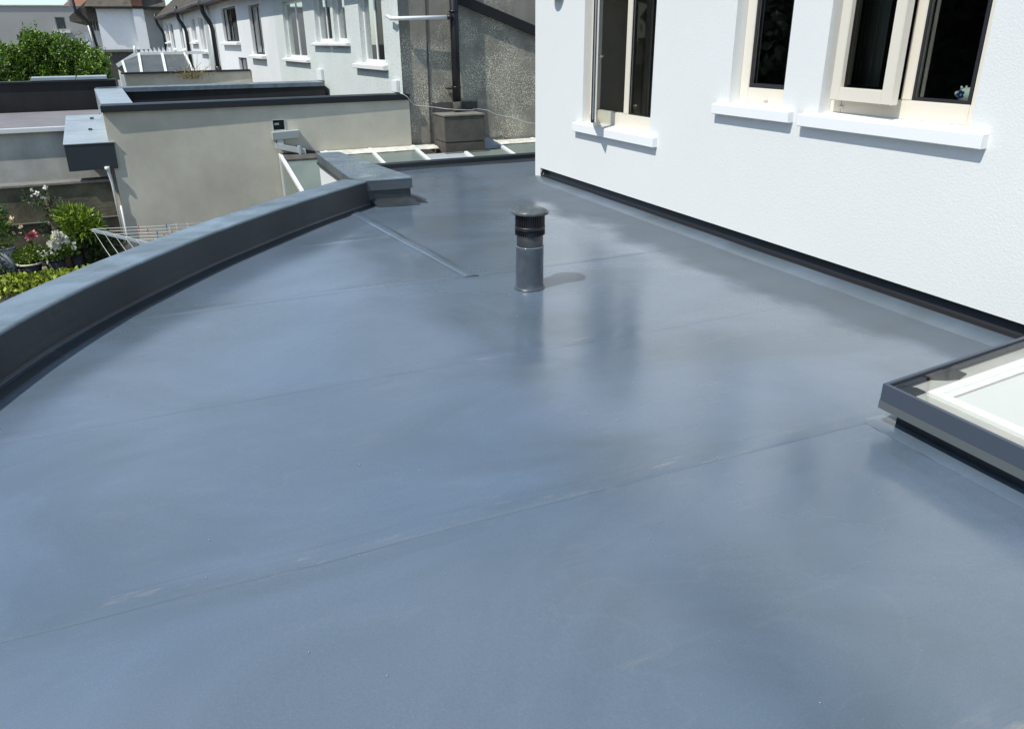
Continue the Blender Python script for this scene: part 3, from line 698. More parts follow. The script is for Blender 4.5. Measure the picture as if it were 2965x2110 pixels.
MB().prism([(x0+.02, y1-.02), (x0+.115, y1-.02), (x0+.145, y1-.055), (x0+.145, y1-.10), (x0+.09, y1-.10), (x0+.02, y1-.06)], 0.13, 0.176).build('corner_pad', 'pad', sk)
MB().prism([(x0+.25, y1-.02), (x0+.42, y1-.02), (x0+.42, y1-.075), (x0+.36, y1-.09), (x0+.31, y1-.07)], 0.14, 0.200).build('corner_pad', 'pad', sk)
MB().add([(x0+.014, y0+.014, TZ(x0)-.008), (x1-.014, y0+.014, TZ(x1)-.008), (x1-.014, y1-.014, TZ(x1)-.008), (x0+.014, y1-.014, TZ(x0)-.008)], [(0, 1, 2, 3)]).build('pane', 'clear', sk)

# ------------------------------------------------------------------ neighbouring extension (beige) and its gable
ext = thing('beige_extension', 'beige rendered flat roofed extension with dark fascia beyond the flat roof', 'extension', (1.7, 15, -1.95))
FB = Frame((0, 15, 0), (1, 0, 0), (0, -1, 0))
GZ = -1.95
mb = wall_holes(FB, -0.97, 4.30, GZ-0.1, 0.56, [(1.735, 1.945, 0.105, 0.285)], 0.2)
mb.add([(4.30, 15, GZ), (4.30, 15.1, GZ), (4.30, 15.1, 0.6), (4.30, 15, 0.6)], [(0, 1, 2, 3)])
mb.add([(-0.97, 15, GZ), (-1.40, 21, GZ), (-1.40, 21, 0.6), (-0.97, 15, 0.6)], [(0, 1, 2, 3)])
mb.add([(-1.40, 21.05, GZ), (3.75, 21.05, GZ), (3.75, 21.05, 0.6), (-1.40, 21.05, 0.6)], [(0, 1, 2, 3)])
mb.build('wall', 'beige', ext)
MB().hexa([(-0.985, 14.925, 0.535), (4.31, 14.965, 0.535), (4.31, 15.10, 0.535), (-0.985, 15.10, 0.535), (-0.985, 14.92, 0.64), (4.31, 14.96, 0.64), (4.31, 15.10, 0.64), (-0.985, 15.10, 0.64)]).build('front_fascia', 'fascia', ext, bevel=0.006)
MB().hexa([(-0.985, 15.1, 0.54), (4.18, 15.1, 0.54), (4.15, 15.40, 0.54), (-0.985, 15.40, 0.54), (-0.985, 15.1, 0.643), (4.18, 15.1, 0.643), (4.15, 15.40, 0.643), (-0.985, 15.40, 0.643)]).build('front_coping', 'fascia', ext)
MB().hexa([(-0.99, 15.4, 0.1), (-0.50, 15.4, 0.1), (-0.83, 20.6, 0.1), (-1.40, 20.6, 0.1), (-0.99, 15.4, 0.645), (-0.50, 15.4, 0.645), (-0.83, 20.6, 0.645), (-1.40, 20.6, 0.645)]).build('side_coping', 'zinc', ext)
MB().hexa([(-1.40, 20.6, 0.56), (3.70, 20.3, 0.56), (3.74, 21.3, 0.56), (-1.40, 21.3, 0.56), (-1.40, 20.6, 0.65), (3.70, 20.3, 0.65), (3.74, 21.3, 0.65), (-1.40, 21.3, 0.65)]).build('rear_coping', 'coping', ext)
MB().hexa([(-0.9, 20.62, 0.1), (3.70, 20.32, 0.1), (3.72, 20.5, 0.1), (-0.9, 20.8, 0.1), (-0.9, 20.62, 0.558), (3.70, 20.32, 0.558), (3.72, 20.5, 0.558), (-0.9, 20.8, 0.558)]).build('inner_upstand', 'darkwall', ext)
MB().box(-0.95, 4.1, 15.2, 20.7, 0.02, 0.12).build('roof', 'darkwall', ext)
# outlet, short gutter and offset downpipe
dr = thing('rainwater_outlet', 'white outlet box and short gutter under a square hole in the beige wall', 'gutter', (1.84, 14.9, 0.1))
rect_ring(FB, MB(), 1.725, 1.955, 0.095, 0.295, 0.014, -0.05, 0.012).build('outlet_surround', 'greypvc', dr)
MB().box(1.735, 1.945, 15.16, 15.2, 0.1, 0.29).build('outlet_throat', 'black', dr)
MB().box(1.77, 1.85, 15.06, 15.12, 0.19, 0.225).build('outlet_trap', 'greypvc', dr)
MB().hexa([(1.69, 14.86, -0.05), (2.17, 14.86, -0.03), (2.17, 14.998, -0.03), (1.69, 14.998, -0.05), (1.69, 14.84, 0.085), (2.17, 14.84, 0.105), (2.17, 14.998, 0.105), (1.69, 14.998, 0.085)]).build('gutter', 'greypvc', dr, bevel=0.008)
MB().box(1.76, 1.87, 14.87, 14.96, -0.20, -0.04).build('downpipe_drop', 'greypvc', dr, bevel=0.005)
MB().hexa([(1.72, 14.86, -0.20), (2.24, 14.82, -0.335), (2.24, 14.91, -0.335), (1.72, 14.95, -0.20), (1.72, 14.86, -0.10), (2.24, 14.82, -0.23), (2.24, 14.91, -0.23), (1.72, 14.95, -0.10)]).build('downpipe_slant', 'greypvc', dr, bevel=0.005)
MB().hexa([(2.245, 14.83, -0.335), (2.40, 14.83, -0.365), (2.40, 14.91, -0.365), (2.245, 14.91, -0.335), (2.245, 14.83, -0.245), (2.40, 14.83, -0.28), (2.40, 14.91, -0.28), (2.245, 14.91, -0.245)]).build('downpipe_end', 'black', dr)
MB().box(2.11, 2.15, 14.80, 14.99, -0.32, -0.17).build('pipe_clip', 'greypvc', dr)
# white drain pipe at its left corner
dp = thing('corner_downpipe', 'thin dirty white downpipe in the corner left of the beige wall', 'downpipe', (-1.02, 14.9, GZ))
MB().tube([(-1.07, 14.93, -0.34), (-1.06, 14.95, -0.44), (-1.045, 14.96, -0.62), (-1.04, 14.96, GZ)], [0.035, 0.026, 0.02, 0.02], 10).build('pipe', 'whitepvc', dp)
MB().tube([(-1.07, 14.93, -0.33), (-1.07, 14.93, -0.39)], 0.04, 10).build('hopper', 'whitepvc', dp)
MB().tube([(-0.985, 14.96, -1.0), (-0.985, 14.96, GZ)], 0.018, 8).build('small_pipe', 'whitepvc', dp)

# ------------------------------------------------------------------ terrace: facade plane, slightly turned
K = 0.07
TF = Frame((4.19, 15, 0), (-K, 1, 0), (-1, -K, 0))
kk = math.sqrt(1+K*K)
def ta(y): return (y-15)*kk
def window(F, a0, a1, z0, z1, parent, framem='whitepvc', back=0.2, fw=0.07, bars=(), panem='glass', deep=0.06, rooms=True):
    f = rect_ring(F, MB(), a0, a1, z0, z1, fw, -back-deep, -back)
    for b in bars: F.box(f, b-fw/2, b+fw/2, z0+fw, z1-fw, -back-deep, -back)
    f = f.build('window', framem, parent)
    es = [a0+fw]+[x for b in bars for x in (b-fw/2, b+fw/2)]+[a1-fw]
    for i in range(0, len(es), 2): pane(F, es[i], es[i+1], z0+fw, z1-fw, -back-deep/2, f, panem)
    if rooms:
        MB().add([F.p(a0-.1, z0-.1, -back-.12), F.p(a1+.1, z0-.1, -back-.12), F.p(a1+.1, z1+.1, -back-.12), F.p(a0-.1, z1+.1, -back-.12),
                  F.p(a0-.1, z0-.1, -back-1.6), F.p(a1+.1, z0-.1, -back-1.6), F.p(a1+.1, z1+.1, -back-1.6), F.p(a0-.1, z1+.1, -back-1.6)],
                 [(4, 5, 6, 7), (0, 1, 5, 4), (1, 2, 6, 5), (2, 3, 7, 6), (3, 0, 4, 7)]).build('room', 'room', parent)
    return f
def sill(F, a0, a1, z0, z1, parent, m='whitewall', out=0.16):
    mb = MB(); mb.hexa([F.p(a0, z0, out), F.p(a1, z0, out), F.p(a1, z0, -0.2), F.p(a0, z0, -0.2), F.p(a0, z1-.02, out), F.p(a1, z1-.02, out), F.p(a1, z1+.03, -0.2), F.p(a0, z1+.03, -0.2)])
    return mb.build('sill', m, parent, bevel=0.01)
EAVE = 3.02
def terrace_house(name, label, ya, yb, wallm, wins, framem, stripes=(), depth=6.0, ridge=2.6):
    h = thing(name, label, 'house', TF.p(ta(ya), GZ))
    hol = [(ta(w_[0]), ta(w_[1]), w_[2], w_[3]) for w_ in wins]
    wl = wall_holes(TF, ta(ya), ta(yb), GZ, EAVE, hol, 0.18).build('wall', wallm, h)
    for w_ in wins:
        n = w_[4]; a0, a1 = ta(w_[0]), ta(w_[1])
        bars = [a0+(a1-a0)*(k+1)/(n+1) for k in range(n)]
        f = window(TF, a0, a1, w_[2], w_[3], h, framem, bars=bars, panem='glass', back=0.10, deep=0.035)
        if w_[5]: sill(TF, a0-0.17, a1+0.35, w_[2]-0.12, w_[2]-0.01, h, 'whitewall')
    # eaves: soffit, gutter, tiled slope with its row of tile ends
    a0, a1 = ta(ya), ta(yb)
    sf = MB(); TF.box(sf, a0, a1, EAVE, EAVE+0.06, -0.05, 0.40); sf.build('soffit', 'tile', h)
    g = MB(); g.tube([TF.p(a0, EAVE+0.04, 0.46), TF.p(a1, EAVE+0.04, 0.46)], 0.06, 8); g.build('gutter', 'black', h)
    rs = MB(); rs.add([TF.p(a0, EAVE+0.08, 0.46), TF.p(a1, EAVE+0.08, 0.46), TF.p(a1, EAVE+0.08+ridge, -depth/2+.3), TF.p(a0, EAVE+0.08+ridge, -depth/2+.3)], [(0, 1, 2, 3)])
    rs.add([TF.p(a0, EAVE+0.08, -depth), TF.p(a1, EAVE+0.08, -depth), TF.p(a1, EAVE+0.08+ridge, -depth/2+.3), TF.p(a0, EAVE+0.08+ridge, -depth/2+.3)], [(0, 1, 2, 3)])
    r = rs.build('roof', 'tile', h)
    tl_ = MB(); a = a0
    sl = Vector((0, 0, ridge)).z/(depth/2+.16)
    for row in range(5):
        a = a0+0.05
        while a < a1-0.2:
            o_ = 0.50-row*0.3; z_ = EAVE+0.10+row*0.3*sl
            tl_.hexa([TF.p(a, z_, o_), TF.p(a+0.2, z_, o_), TF.p(a+0.2, z_+0.3*sl, o_-0.34), TF.p(a, z_+0.3*sl, o_-0.34),
                      TF.p(a, z_+0.03, o_), TF.p(a+0.2, z_+0.03, o_), TF.p(a+0.2, z_+0.03+0.3*sl, o_-0.34), TF.p(a, z_+0.03+0.3*sl, o_-0.34)])
            a += 0.26
    t_ = tl_.build('roof_tiles', 'tile', r); t_['kind'] = 'stuff'
    return h
pebble = terrace_house('pebbledash_house', 'nearest terrace house with white pebbledash front and white window frames', 15.0, 25.9, 'dash',
    [(15.92, 17.42, 1.15, 2.6, 1, False), (18.42, 19.40, 1.56, 2.75, 0, False), (19.62, 21.1, 1.56, 2.75, 1, False), (22.25, 24.7, 1.15, 2.6, 1, False)], 'whitepvc')
for (ya, yb, z0, z1) in ((15.75, 17.85, 1.035, 1.145), (18.2, 19.75, 1.47, 1.55), (19.78, 21.35, 1.47, 1.55), (22.0, 25.0, 1.05, 1.14)):
    sill(TF, ta(ya), ta(yb), z0, z1, pebble, 'whitewall', out=0.11)
white2 = terrace_house('smooth_terrace_house', 'second terrace house with smooth white front and dark window frames', 25.9, 38.9, 'whitewall',
    [(28.0, 30.0, 1.17, 2.7, 1, True), (32.6, 36.2, 1.58, 2.82, 1, True), (31.6, 33.4, 0.5, 1.03, 0, False)], 'gasket')
white3 = terrace_house('third_terrace_house', 'third terrace house with white front between two black downpipes', 38.9, 48.9, 'whitewall',
    [(42.0, 43.9, 1.17, 2.7, 1, True), (45.2, 47.2, 1.6, 2.75, 1, True)], 'whitepvc')
MB().hexa([TF.p(ta(39.3), GZ, 0.02), TF.p(ta(41.6), GZ, 0.02), TF.p(ta(41.6), GZ, 0.0), TF.p(ta(39.3), GZ, 0.0), TF.p(ta(39.3), 2.95, 0.02), TF.p(ta(41.6), 2.95, 0.02), TF.p(ta(41.6), 2.95, 0.0), TF.p(ta(39.3), 2.95, 0.0)]).build('grey_strip', 'dirtywall', white3)
white4 = terrace_house('fourth_terrace_house', 'fourth terrace house with white front farthest along the terrace', 48.9, 63.5, 'whitewall',
    [(51.5, 53.2, 1.17, 2.7, 1, True), (56.8, 59.0, 1.17, 2.7, 1, True), (60.0, 62.0, 1.6, 2.75, 1, True)], 'whitepvc')
def downpipe(label, y, zb, m='black', r=0.09, sw=True, off=0.12):
    t = thing('downpipe', label, 'downpipe', TF.p(ta(y), zb, off), 'downpipes on the terrace fronts')
    pts = [TF.p(ta(y)-1.3*0+0.0, EAVE+0.35, 0.46), TF.p(ta(y), EAVE-0.02, 0.46), TF.p(ta(y), EAVE-0.3, 0.40), TF.p(ta(y), EAVE-0.75, 0.16), TF.p(ta(y), EAVE-0.95, off), TF.p(ta(y), zb, off)] if sw else [TF.p(ta(y), EAVE, off), TF.p(ta(y), zb, off)]
    MB().tube(pts, r, 10).build('pipe', m, t)
    if sw: MB().tube([TF.p(ta(y), zb+0.0, off), TF.p(ta(y), zb+0.25, off)], r*1.5, 10).build('shoe', m, t)
    return t
downpipe('black downpipe with swan neck between second and third terrace houses', 38.4, 0.35)
downpipe('black downpipe with swan neck between third and fourth terrace houses', 48.6, 0.1)
downpipe('black downpipe with swan neck at the far end of the terrace', 62.6, 0.7)
downpipe('white downpipe beside the black one by the second terrace house', 39.1, 0.0, 'whitepvc', 0.055, False)
downpipe('white downpipe beside the black one by the third terrace house', 49.4, 0.0, 'whitepvc', 0.06, False)
# gable end of the nearest house, facing us
gb = thing('gable_wall', 'rough dark grey roughcast gable wall of the nearest terrace house', 'wall', (7, 15.07, GZ))
MB().add([(4.192, 15.07, GZ), (12, 15.07, GZ), (12, 15.07, 6.0), (8.0, 15.07, 6.2), (4.192, 15.07, 3.0)], [(0, 1, 2, 3, 4)]).build('wall', 'gable', gb)
MB().hexa([(4.70, 15.055, -0.4), (4.735, 15.055, -0.4), (4.735, 15.069, -0.4), (4.70, 15.069, -0.4), (4.74, 15.055, 2.9), (4.765, 15.055, 2.9), (4.765, 15.069, 2.9), (4.74, 15.069, 2.9)]).build('crack_line', 'mortar', gb)
MB().hexa([(5.25, 14.98, 2.24), (7.6, 14.98, 1.40), (7.6, 15.07, 1.40), (5.25, 15.07, 2.24), (5.25, 14.98, 2.42), (7.6, 14.98, 1.58), (7.6, 15.07, 1.58), (5.25, 15.07, 2.42)]).build('sloping_flashing', 'black', gb)
mb = MB(); pts = []
for i in range(25): pts.append((4.77+0.94*i/24, 0.455+0.025*noise.noise(Vector((i*0.7, 0, 0)))))
vs = [(x, 15.045, z) for x, z in pts]+[(x, 15.045, 0.29) for x, z in pts]
mb.add(vs, [(i, i+1, 26+i, 25+i) for i in range(24)]); mb.add([(4.77, 15.045, .29), (4.77, 15.069, .29), (4.77, 15.069, .455), (4.77, 15.045, .455)], [(0, 1, 2, 3)])
mb.build('mortar_fillet', 'mortar', gb)
# chimney-like block casing with its black soil pipe
cb = thing('block_casing', 'dark concrete block casing standing against the gable wall with a pipe in its top', 'block casing', (5.2, 14.6, -0.7))
for i, (za, zb_) in enumerate(((-0.90, -0.235), (-0.225, 0.24))):
    MB().box(4.795, 5.60, 14.40, 15.06, za, zb_).build('block', 'concrete', cb, bevel=0.01)
MB().box(4.78, 5.615, 14.385, 15.065, 0.243, 0.275).build('cap_slab', 'concretel', cb, bevel=0.008)
sp_ = thing('soil_pipe', 'thick black soil pipe rising from the block casing up the gable wall', 'pipe', (5.25, 14.85, 0.27))
MB().tube([(5.245, 14.90, 0.26), (5.235, 14.91, 0.47)], 0.084, 14).build('pipe_base', 'mortar', sp_)
MB().tube([(5.238, 14.92, 0.46), (5.25, 14.95, 1.5), (5.265, 14.96, 3.6)], 0.079, 16).build('pipe', 'black', sp_)
for z in (0.72, 2.05): MB().tube([(5.242, 14.93+0.01*z, z), (5.242, 14.93+0.01*z, z+0.03)], 0.088, 16).build('pipe_clip', 'black', sp_)
MB().box(5.05, 5.2, 14.86, 15.05, 0.70, 0.725).build('bracket', 'black', sp_)
bp_ = thing('branch_pipe', 'slim white waste pipe running level from the terrace corner to the black pipe', 'pipe', (4.6, 14.9, 1.95))
MB().tube([(4.06, 15.3, 2.0), (4.07, 15.05, 1.95), (4.12, 14.93, 1.945), (5.10, 14.90, 1.965)], 0.036, 10).build('pipe', 'whitepvc', bp_)
MB().tube([(5.10, 14.90, 1.965), (5.19, 14.88, 1.97)], 0.045, 10).build('coupling', 'black', bp_)
cbl = [(4.12, 14.99, 0.68), (4.24, 14.93, 0.60), (4.37, 14.95, 0.455)]
for i in range(13): x = 4.37+(5.70-4.37)*i/12; cbl.append((x, 14.95 if not 4.9 < x < 5.5 else 14.70, 0.44-0.13*math.sin(i/12*1.5)))
for i in range(1, 8): x = 5.70+1.3*i/7; cbl.append((x, 14.96, 0.31-0.36*i/7+0.02*math.sin(i*2)))
cb2 = tag(MB().tube(cbl, 0.0042, 6).build('loose_cable', 'whitepvc'), 'thin pale cable sagging across the dark gable wall', 'cable')
# small caps on the facade foot above the extension
for (y, z0, z1, wd, lab) in ((15.15, 0.66, 0.88, 0.30, 'small pale cover box on pebbledash wall at the right end of the front fascia'), (20.75, 0.66, 0.93, 0.5, 'small pale cover box on pebbledash wall at the right end of the rear fascia')):
    o = MB(); TF.box(o, ta(y), ta(y)+wd, z0, z1, 0.0, 0.07); tag(o.build('cover_box', 'whitewall', bevel=0.01), lab, 'cover box')

# ------------------------------------------------------------------ lean-to glass roof between the two properties
lt = thing('glass_lean_to', 'white framed glass lean-to roof between the flat roof and the gable wall', 'lean-to', (4, 13, GZ))
SLP = 0.137; YF = 11.1
def lz(y): return -0.345-SLP*(14.99-y)
xs = [1.795, 2.62, 3.46, 4.31, 5.16, 6.01, 6.86, 7.7]
for i, x in enumerate(xs):
    if x == 5.16: ya = 14.3
    else: ya = 14.97
    MB().hexa([(x-.03, YF, lz(YF)), (x+.03, YF, lz(YF)), (x+.03, ya, lz(ya)), (x-.03, ya, lz(ya)), (x-.03, YF, lz(YF)+.05), (x+.03, YF, lz(YF)+.05), (x+.03, ya, lz(ya)+.05), (x-.03, ya, lz(ya)+.05)]).build('rafter', 'whitepvc', lt)
for i in range(len(xs)-1):
    a, b = xs[i]+.032, xs[i+1]-.032; ya = 14.97 if not i in (3, 4) else 14.38
    pm = 'panegrey' if i in (3,) else 'pane'
    MB().hexa([(a, YF, lz(YF)+.008), (b, YF, lz(YF)+.008), (b, ya, lz(ya)+.008), (a, ya, lz(ya)+.008), (a, YF, lz(YF)+.02), (b, YF, lz(YF)+.02), (b, ya, lz(ya)+.02), (a, ya, lz(ya)+.02)]).build('roof_pane', pm, lt)
for (xa, xb) in ((2.5, 4.75), (5.65, 7.7)):      # crinkled lead along the top
    n = 60; vs = []
    for i in range(n+1):
        x = xa+(xb-xa)*i/n; wv = 0.018*noise.noise(Vector((x*6, 0, 1)))+0.012*abs(math.sin(x*9))
        vs += [(x, 14.985, -0.31), (x, 14.93, -0.325+wv), (x, 14.80, lz(14.80)+0.05+wv), (x, 14.68+0.06*noise.noise(Vector((x*3, 2, 2))), lz(14.68)+0.03+wv*0.3)]
    MB().add(vs, [(4*i+k, 4*i+k+1, 4*i+4+k+1, 4*i+4+k) for i in range(n) for k in range(3)], True).build('lead_flashing', 'lead', lt)
MB().box(4.76, 5.66, 14.3, 14.398, -0.55, -0.41).build('lead_apron', 'mortar', lt)
MB().hexa([(5.62, 14.60, -0.42), (6.0, 14.60, -0.42), (6.0, 14.95, -0.36), (5.62, 14.95, -0.36), (5.66, 14.62, -0.36), (5.95, 14.62, -0.36), (5.9, 14.93, -0.25), (5.72, 14.93, -0.22)]).build('folded_sheet', 'zinc', lt)
MB().hexa([(1.82, 14.50, -0.40), (2.55, 14.50, -0.40), (2.5, 14.99, -0.35), (1.82, 14.99, -0.35), (1.82, 14.50, -0.355), (2.55, 14.50, -0.355), (2.5, 14.99, -0.30), (1.82, 14.99, -0.30)]).build('dark_flashing', 'mortar', lt)
FE = Frame((1.765, 0, 0), (0, 1, 0), (-1, 0, 0))
MB().box(1.765, 1.825, 14.90, 14.96, GZ, lz(14.9)).build('corner_post', 'whitepvc', lt)
MB().box(1.765, 1.825, YF, YF+.06, GZ, lz(YF)).build('corner_post', 'whitepvc', lt)
MB().add([(1.79, YF+.06, GZ), (1.79, 14.9, GZ), (1.79, 14.9, lz(14.9)), (1.79, YF+.06, lz(YF))], [(0, 1, 2, 3)]).build('side_pane', 'pane', lt)
MB().box(1.8, 7.7, YF-.05, YF, GZ, lz(YF)).build('front_panel', 'whitepvc', lt)

# ------------------------------------------------------------------ left: projecting box, sheds and walls
bxh = thing('metal_clad_box', 'boxy dark fronted canopy with pale blue grey metal top left of the beige wall', 'canopy', (-1.2, 14, -0.2))
MB().hexa([(-1.648, 14.965, -0.38), (-0.90, 14.965, -0.37), (-1.16, 17.9, -0.1), (-1.80, 17.9, -0.1), (-1.64, 14.965, 0.04), (-0.89, 14.965, 0.05), (-1.15, 17.9, 0.28), (-1.80, 17.9, 0.27)]).build('fascia_box', 'boxface', bxh)
for (f0, f1) in ((0.0, 0.42), (0.426, 0.78), (0.786, 1.0)):
    y0_, y1_ = 14.955+2.95*f0, 14.955+2.95*f1; za, zb_ = 0.052+0.232*f0, 0.052+0.232*f1
    L0, L1 = -1.65-0.16*f0, -1.65-0.16*f1; R0, R1 = -0.88-0.265*f0, -0.88-0.265*f1
    MB().hexa([(L0, y0_, za), (R0, y0_, za), (R1, y1_, zb_), (L1, y1_, zb_), (L0, y0_, za+.012), (R0, y0_, za+.012), (R1, y1_, zb_+.012), (L1, y1_, zb_+.012)]).build('top_sheet', 'zinc', bxh)
for (x, y, z) in ((-1.33, 17.4, 0.26), (-1.30, 16.2, 0.165)):
    MB().box(x-.03, x+.03, y-.03, y+.03, z, z+0.025).build('fixing', 'mortar', bxh)

shed = thing('grey_outbuilding', 'grey rendered outbuilding with white gutter and felt roof behind the garden wall', 'outbuilding', (-3.5, 17, GZ))
MB().box(-7.5, -1.05, 17.0, 21.2, GZ, 0.12).build('wall', 'greywall', shed)
MB().box(-7.5, -1.36, 17.02, 21.25, 0.122, 0.16).build('roof', 'shed_roof', shed)
MB().box(-7.5, -1.74, 16.90, 17.0, 0.10, 0.185).build('gutter', 'whitepvc', shed, bevel=0.008)
dk = thing('dark_clad_wall', 'nearly black wall of a flat roofed extension behind the grey outbuilding', 'wall', (-4, 21.4, 0))
MB().box(-8, -0.98, 21.42, 21.7, -0.5, 0.775).build('wall', 'darkwall', dk)
MB().box(-8, -0.97, 21.38, 21.75, 0.777, 0.81).build('coping', 'black', dk)
for (xa, xb) in ((-2.72, -1.80), (-1.79, -1.15)):
    MB().hexa([(xa, 21.42, 0.82), (xb, 21.42, 0.82), (xb, 21.7, 0.82), (xa, 21.7, 0.82), (xa+.02, 21.42, 0.88), (xb, 21.42, 0.88), (xb, 21.7, 0.90), (xa+.02, 21.7, 0.90)]).build('pale_ridge_sheet', 'zinc', dk)
# low roof behind its coping
w3 = thing('far_beige_extension', 'low beige rendered extension with dark coping beyond the nearer extension roof', 'extension', (0.5, 31, 0))
MB().add([(-1.10, 31, -0.6), (3.05, 31, -0.6), (3.05, 31, 0.60), (-1.10, 31, 0.60)], [(0, 1, 2, 3)]).add([(-1.10, 31, -.6), (-1.5, 37, -.6), (-1.5, 37, .6), (-1.1, 31, .6)], [(0, 1, 2, 3)]).build('wall', 'beige', w3)
MB().hexa([(-1.2, 30.88, 0.60), (3.04, 30.95, 0.60), (3.04, 31.25, 0.60), (-1.2, 31.25, 0.60), (-1.2, 30.88, 0.66), (3.04, 30.95, 0.66), (3.04, 31.25, 0.66), (-1.2, 31.25, 0.66)]).build('coping', 'fascia', w3)
MB().box(-1.15, 2.7, 31.25, 37, 0.3, 0.42).build('roof', 'shed_roof', w3)
MB().hexa([(-1.19, 30.75, -.3), (-1.06, 30.75, -.3), (-1.08, 30.98, -.3), (-1.21, 30.98, -.3), (-1.23, 30.75, .6), (-1.10, 30.75, .6), (-1.12, 30.98, .6), (-1.25, 30.98, .6)]).build('white_end_board', 'whitepvc', w3)

# old garden wall
gw = thing('garden_wall', 'old stained concrete garden wall with thin coping behind the potted plants', 'wall', (-3, 15.1, GZ))
MB().box(-7.5, -1.06, 15.08, 15.35, GZ-.1, -0.60).build('wall', 'oldwall', gw)
MB().box(-7.5, -1.06, 15.03, 15.40, -0.597, -0.555).build('coping', 'concretel', gw, bevel=0.01)
MB().box(-7.5, -1.06, 15.04, 15.08, -1.20, -1.185).build('ledge', 'concretel', gw)

# ------------------------------------------------------------------ white conservatory on the terrace
cv = thing('white_conservatory', 'white framed conservatory roof with spiked ridge against the far terrace front', 'conservatory', (0.8, 42, 0))
def bar(p, q, r, name='glazing_bar', m='whitepvc', par=cv): 
    p, q = Vector(p), Vector(q); d = (q-p); L = d.length; d.normalize(); up = Vector((0, 0, 1)); s_ = d.cross(up).normalized()*r; u_ = s_.cross(d).normalized()*r
    return MB().hexa([p-s_-u_, p+s_-u_, q+s_-u_, q-s_-u_, p-s_+u_, p+s_+u_, q+s_+u_, q-s_+u_]).build(name, m, par)
yc = 42; RZ = 1.12
rl, rr = (-0.82, yc, RZ), (1.25, yc, RZ)
bar(rl, (2.2, yc, RZ), 0.06, 'ridge'); 
el = (-1.72, yc, 0.62)
bar(rl, el, 0.085, 'barge_board'); bar((-1.45, yc-0.1, 0.80), (-1.30, yc-2.2, 0.1), 0.045)
for x in (-0.72, 0.28): bar((x, yc, RZ-.02), (x+0.02, yc-2.4, 0.10), 0.055)
bar((1.25, yc, RZ-.02), (1.5, yc-2.4, 0.10), 0.05)
for (a, b, aa, bb, m_) in ((-1.42, -0.78, -1.3, -0.76, 'farpane'), (-0.66, 0.22, -0.64, 0.24, 'farpane'), (0.34, 1.2, 0.36, 1.44, 'farpane')):
    zt_ = RZ-.04 if a > -1 else 0.86
    MB().add([(a, yc, zt_), (b, yc, RZ-.04), (bb, yc-2.4, 0.08), (aa, yc-2.4, 0.08)], [(0, 1, 2, 3)]).build('roof_pane', m_, cv)
for k in range(8):
    x = -0.55+k*0.185
    MB().add([(x-.085, yc, RZ+.06), (x+.085, yc, RZ+.06), (x-0.03, yc, RZ+.29), (x-.085, yc+.05, RZ+.06), (x+.085, yc+.05, RZ+.06), (x-0.03, yc+.05, RZ+.29)], [(0, 1, 2), (3, 5, 4), (0, 3, 4, 1), (1, 4, 5, 2), (2, 5, 3, 0)]).build('ridge_spike', 'whitepvc', cv)
MB().tube([(-0.84, yc, RZ+.02), (-0.84, yc, RZ+.34)], [0.09, 0.04], 8).build('finial', 'whitepvc', cv)
MB().box(-1.7, 2.0, yc-2.5, yc-2.4, -1.9, 0.1).build('front_wall', 'whitepvc', cv)

# ------------------------------------------------------------------ houses across the end
fh = thing('far_white_house', 'tall plain white two storey house end facing the camera behind the conservatory', 'house', (-1.5, 64, GZ))
MB().box(-3.25, -0.98, 64.0, 70, GZ, 3.72).build('wall', 'farwhite', fh)
MB().box(-0.98, -0.28, 63.6, 70, GZ, 3.72).build('projecting_pier', 'farwhite', fh)
MB().box(-0.28, 1.1, 64.9, 70, GZ, 3.72).build('side_wall', 'whitewall', fh)
MB().box(-3.4, 1.0, 63.5, 64.0, 3.72, 3.86).build('gutter', 'black', fh)
MB().hexa([(-3.9, 63.5, 3.86), (1.2, 63.5, 3.86), (1.2, 70.5, 3.86), (-3.9, 70.5, 3.86), (-2.2, 66.5, 6.6), (1.2, 66.5, 6.6), (1.2, 67.5, 6.6), (-2.2, 67.5, 6.6)]).build('roof', 'tile', fh)
MB().box(-0.98, -0.28, 63.4, 64.4, 3.87, 6.2).build('chimney', 'brick', fh)
MB().box(-3.25, 0.9, 63.3, 63.9, 1.0, 1.15).build('low_coping', 'concretel', fh)
MB().box(-3.25, 0.9, 63.5, 63.9, GZ, 1.0).build('low_wall', 'mortar', fh)
fh2 = thing('dark_eaved_house', 'narrow sliver of white house with deep brown eaves left of the tall white wall', 'house', (-3.8, 70, GZ))
MB().box(-4.0, -3.28, 65.4, 80, GZ, 3.3).build('wall', 'whitewall', fh2)
MB().hexa([(-5.0, 64.6, 2.95), (-3.3, 64.6, 2.95), (-3.3, 80, 2.95), (-5.0, 80, 2.95), (-5.0, 64.6, 3.25), (-3.3, 64.6, 4.6), (-3.3, 80, 4.6), (-5.0, 80, 3.25)]).build('eaves', 'tile', fh2)
MB().box(-4.3, -4.05, 65.2, 65.4, 1.5, 2.3).build('white_panel', 'whitepvc', fh2)
for k in range(4): MB().box(-3.98+k*0.17, -3.90+k*0.17, 65.3, 65.4, 2.4, 3.2).build('bracket', 'mortar', fh2)
def far_pipe(label, pts, m, r):
    t = thing('downpipe', label, 'downpipe', pts[-1], 'downpipes on the far houses'); MB().tube(pts, r, 8).build('pipe', m, t)
far_pipe('black bent downpipe in front of the dark eaved far house', [(-4.6, 64.3, 5.0), (-4.5, 64.3, 3.6), (-4.0, 64.3, 3.1), (-3.75, 64.3, 2.6), (-3.62, 64.3, 1.2)], 'black', 0.09)
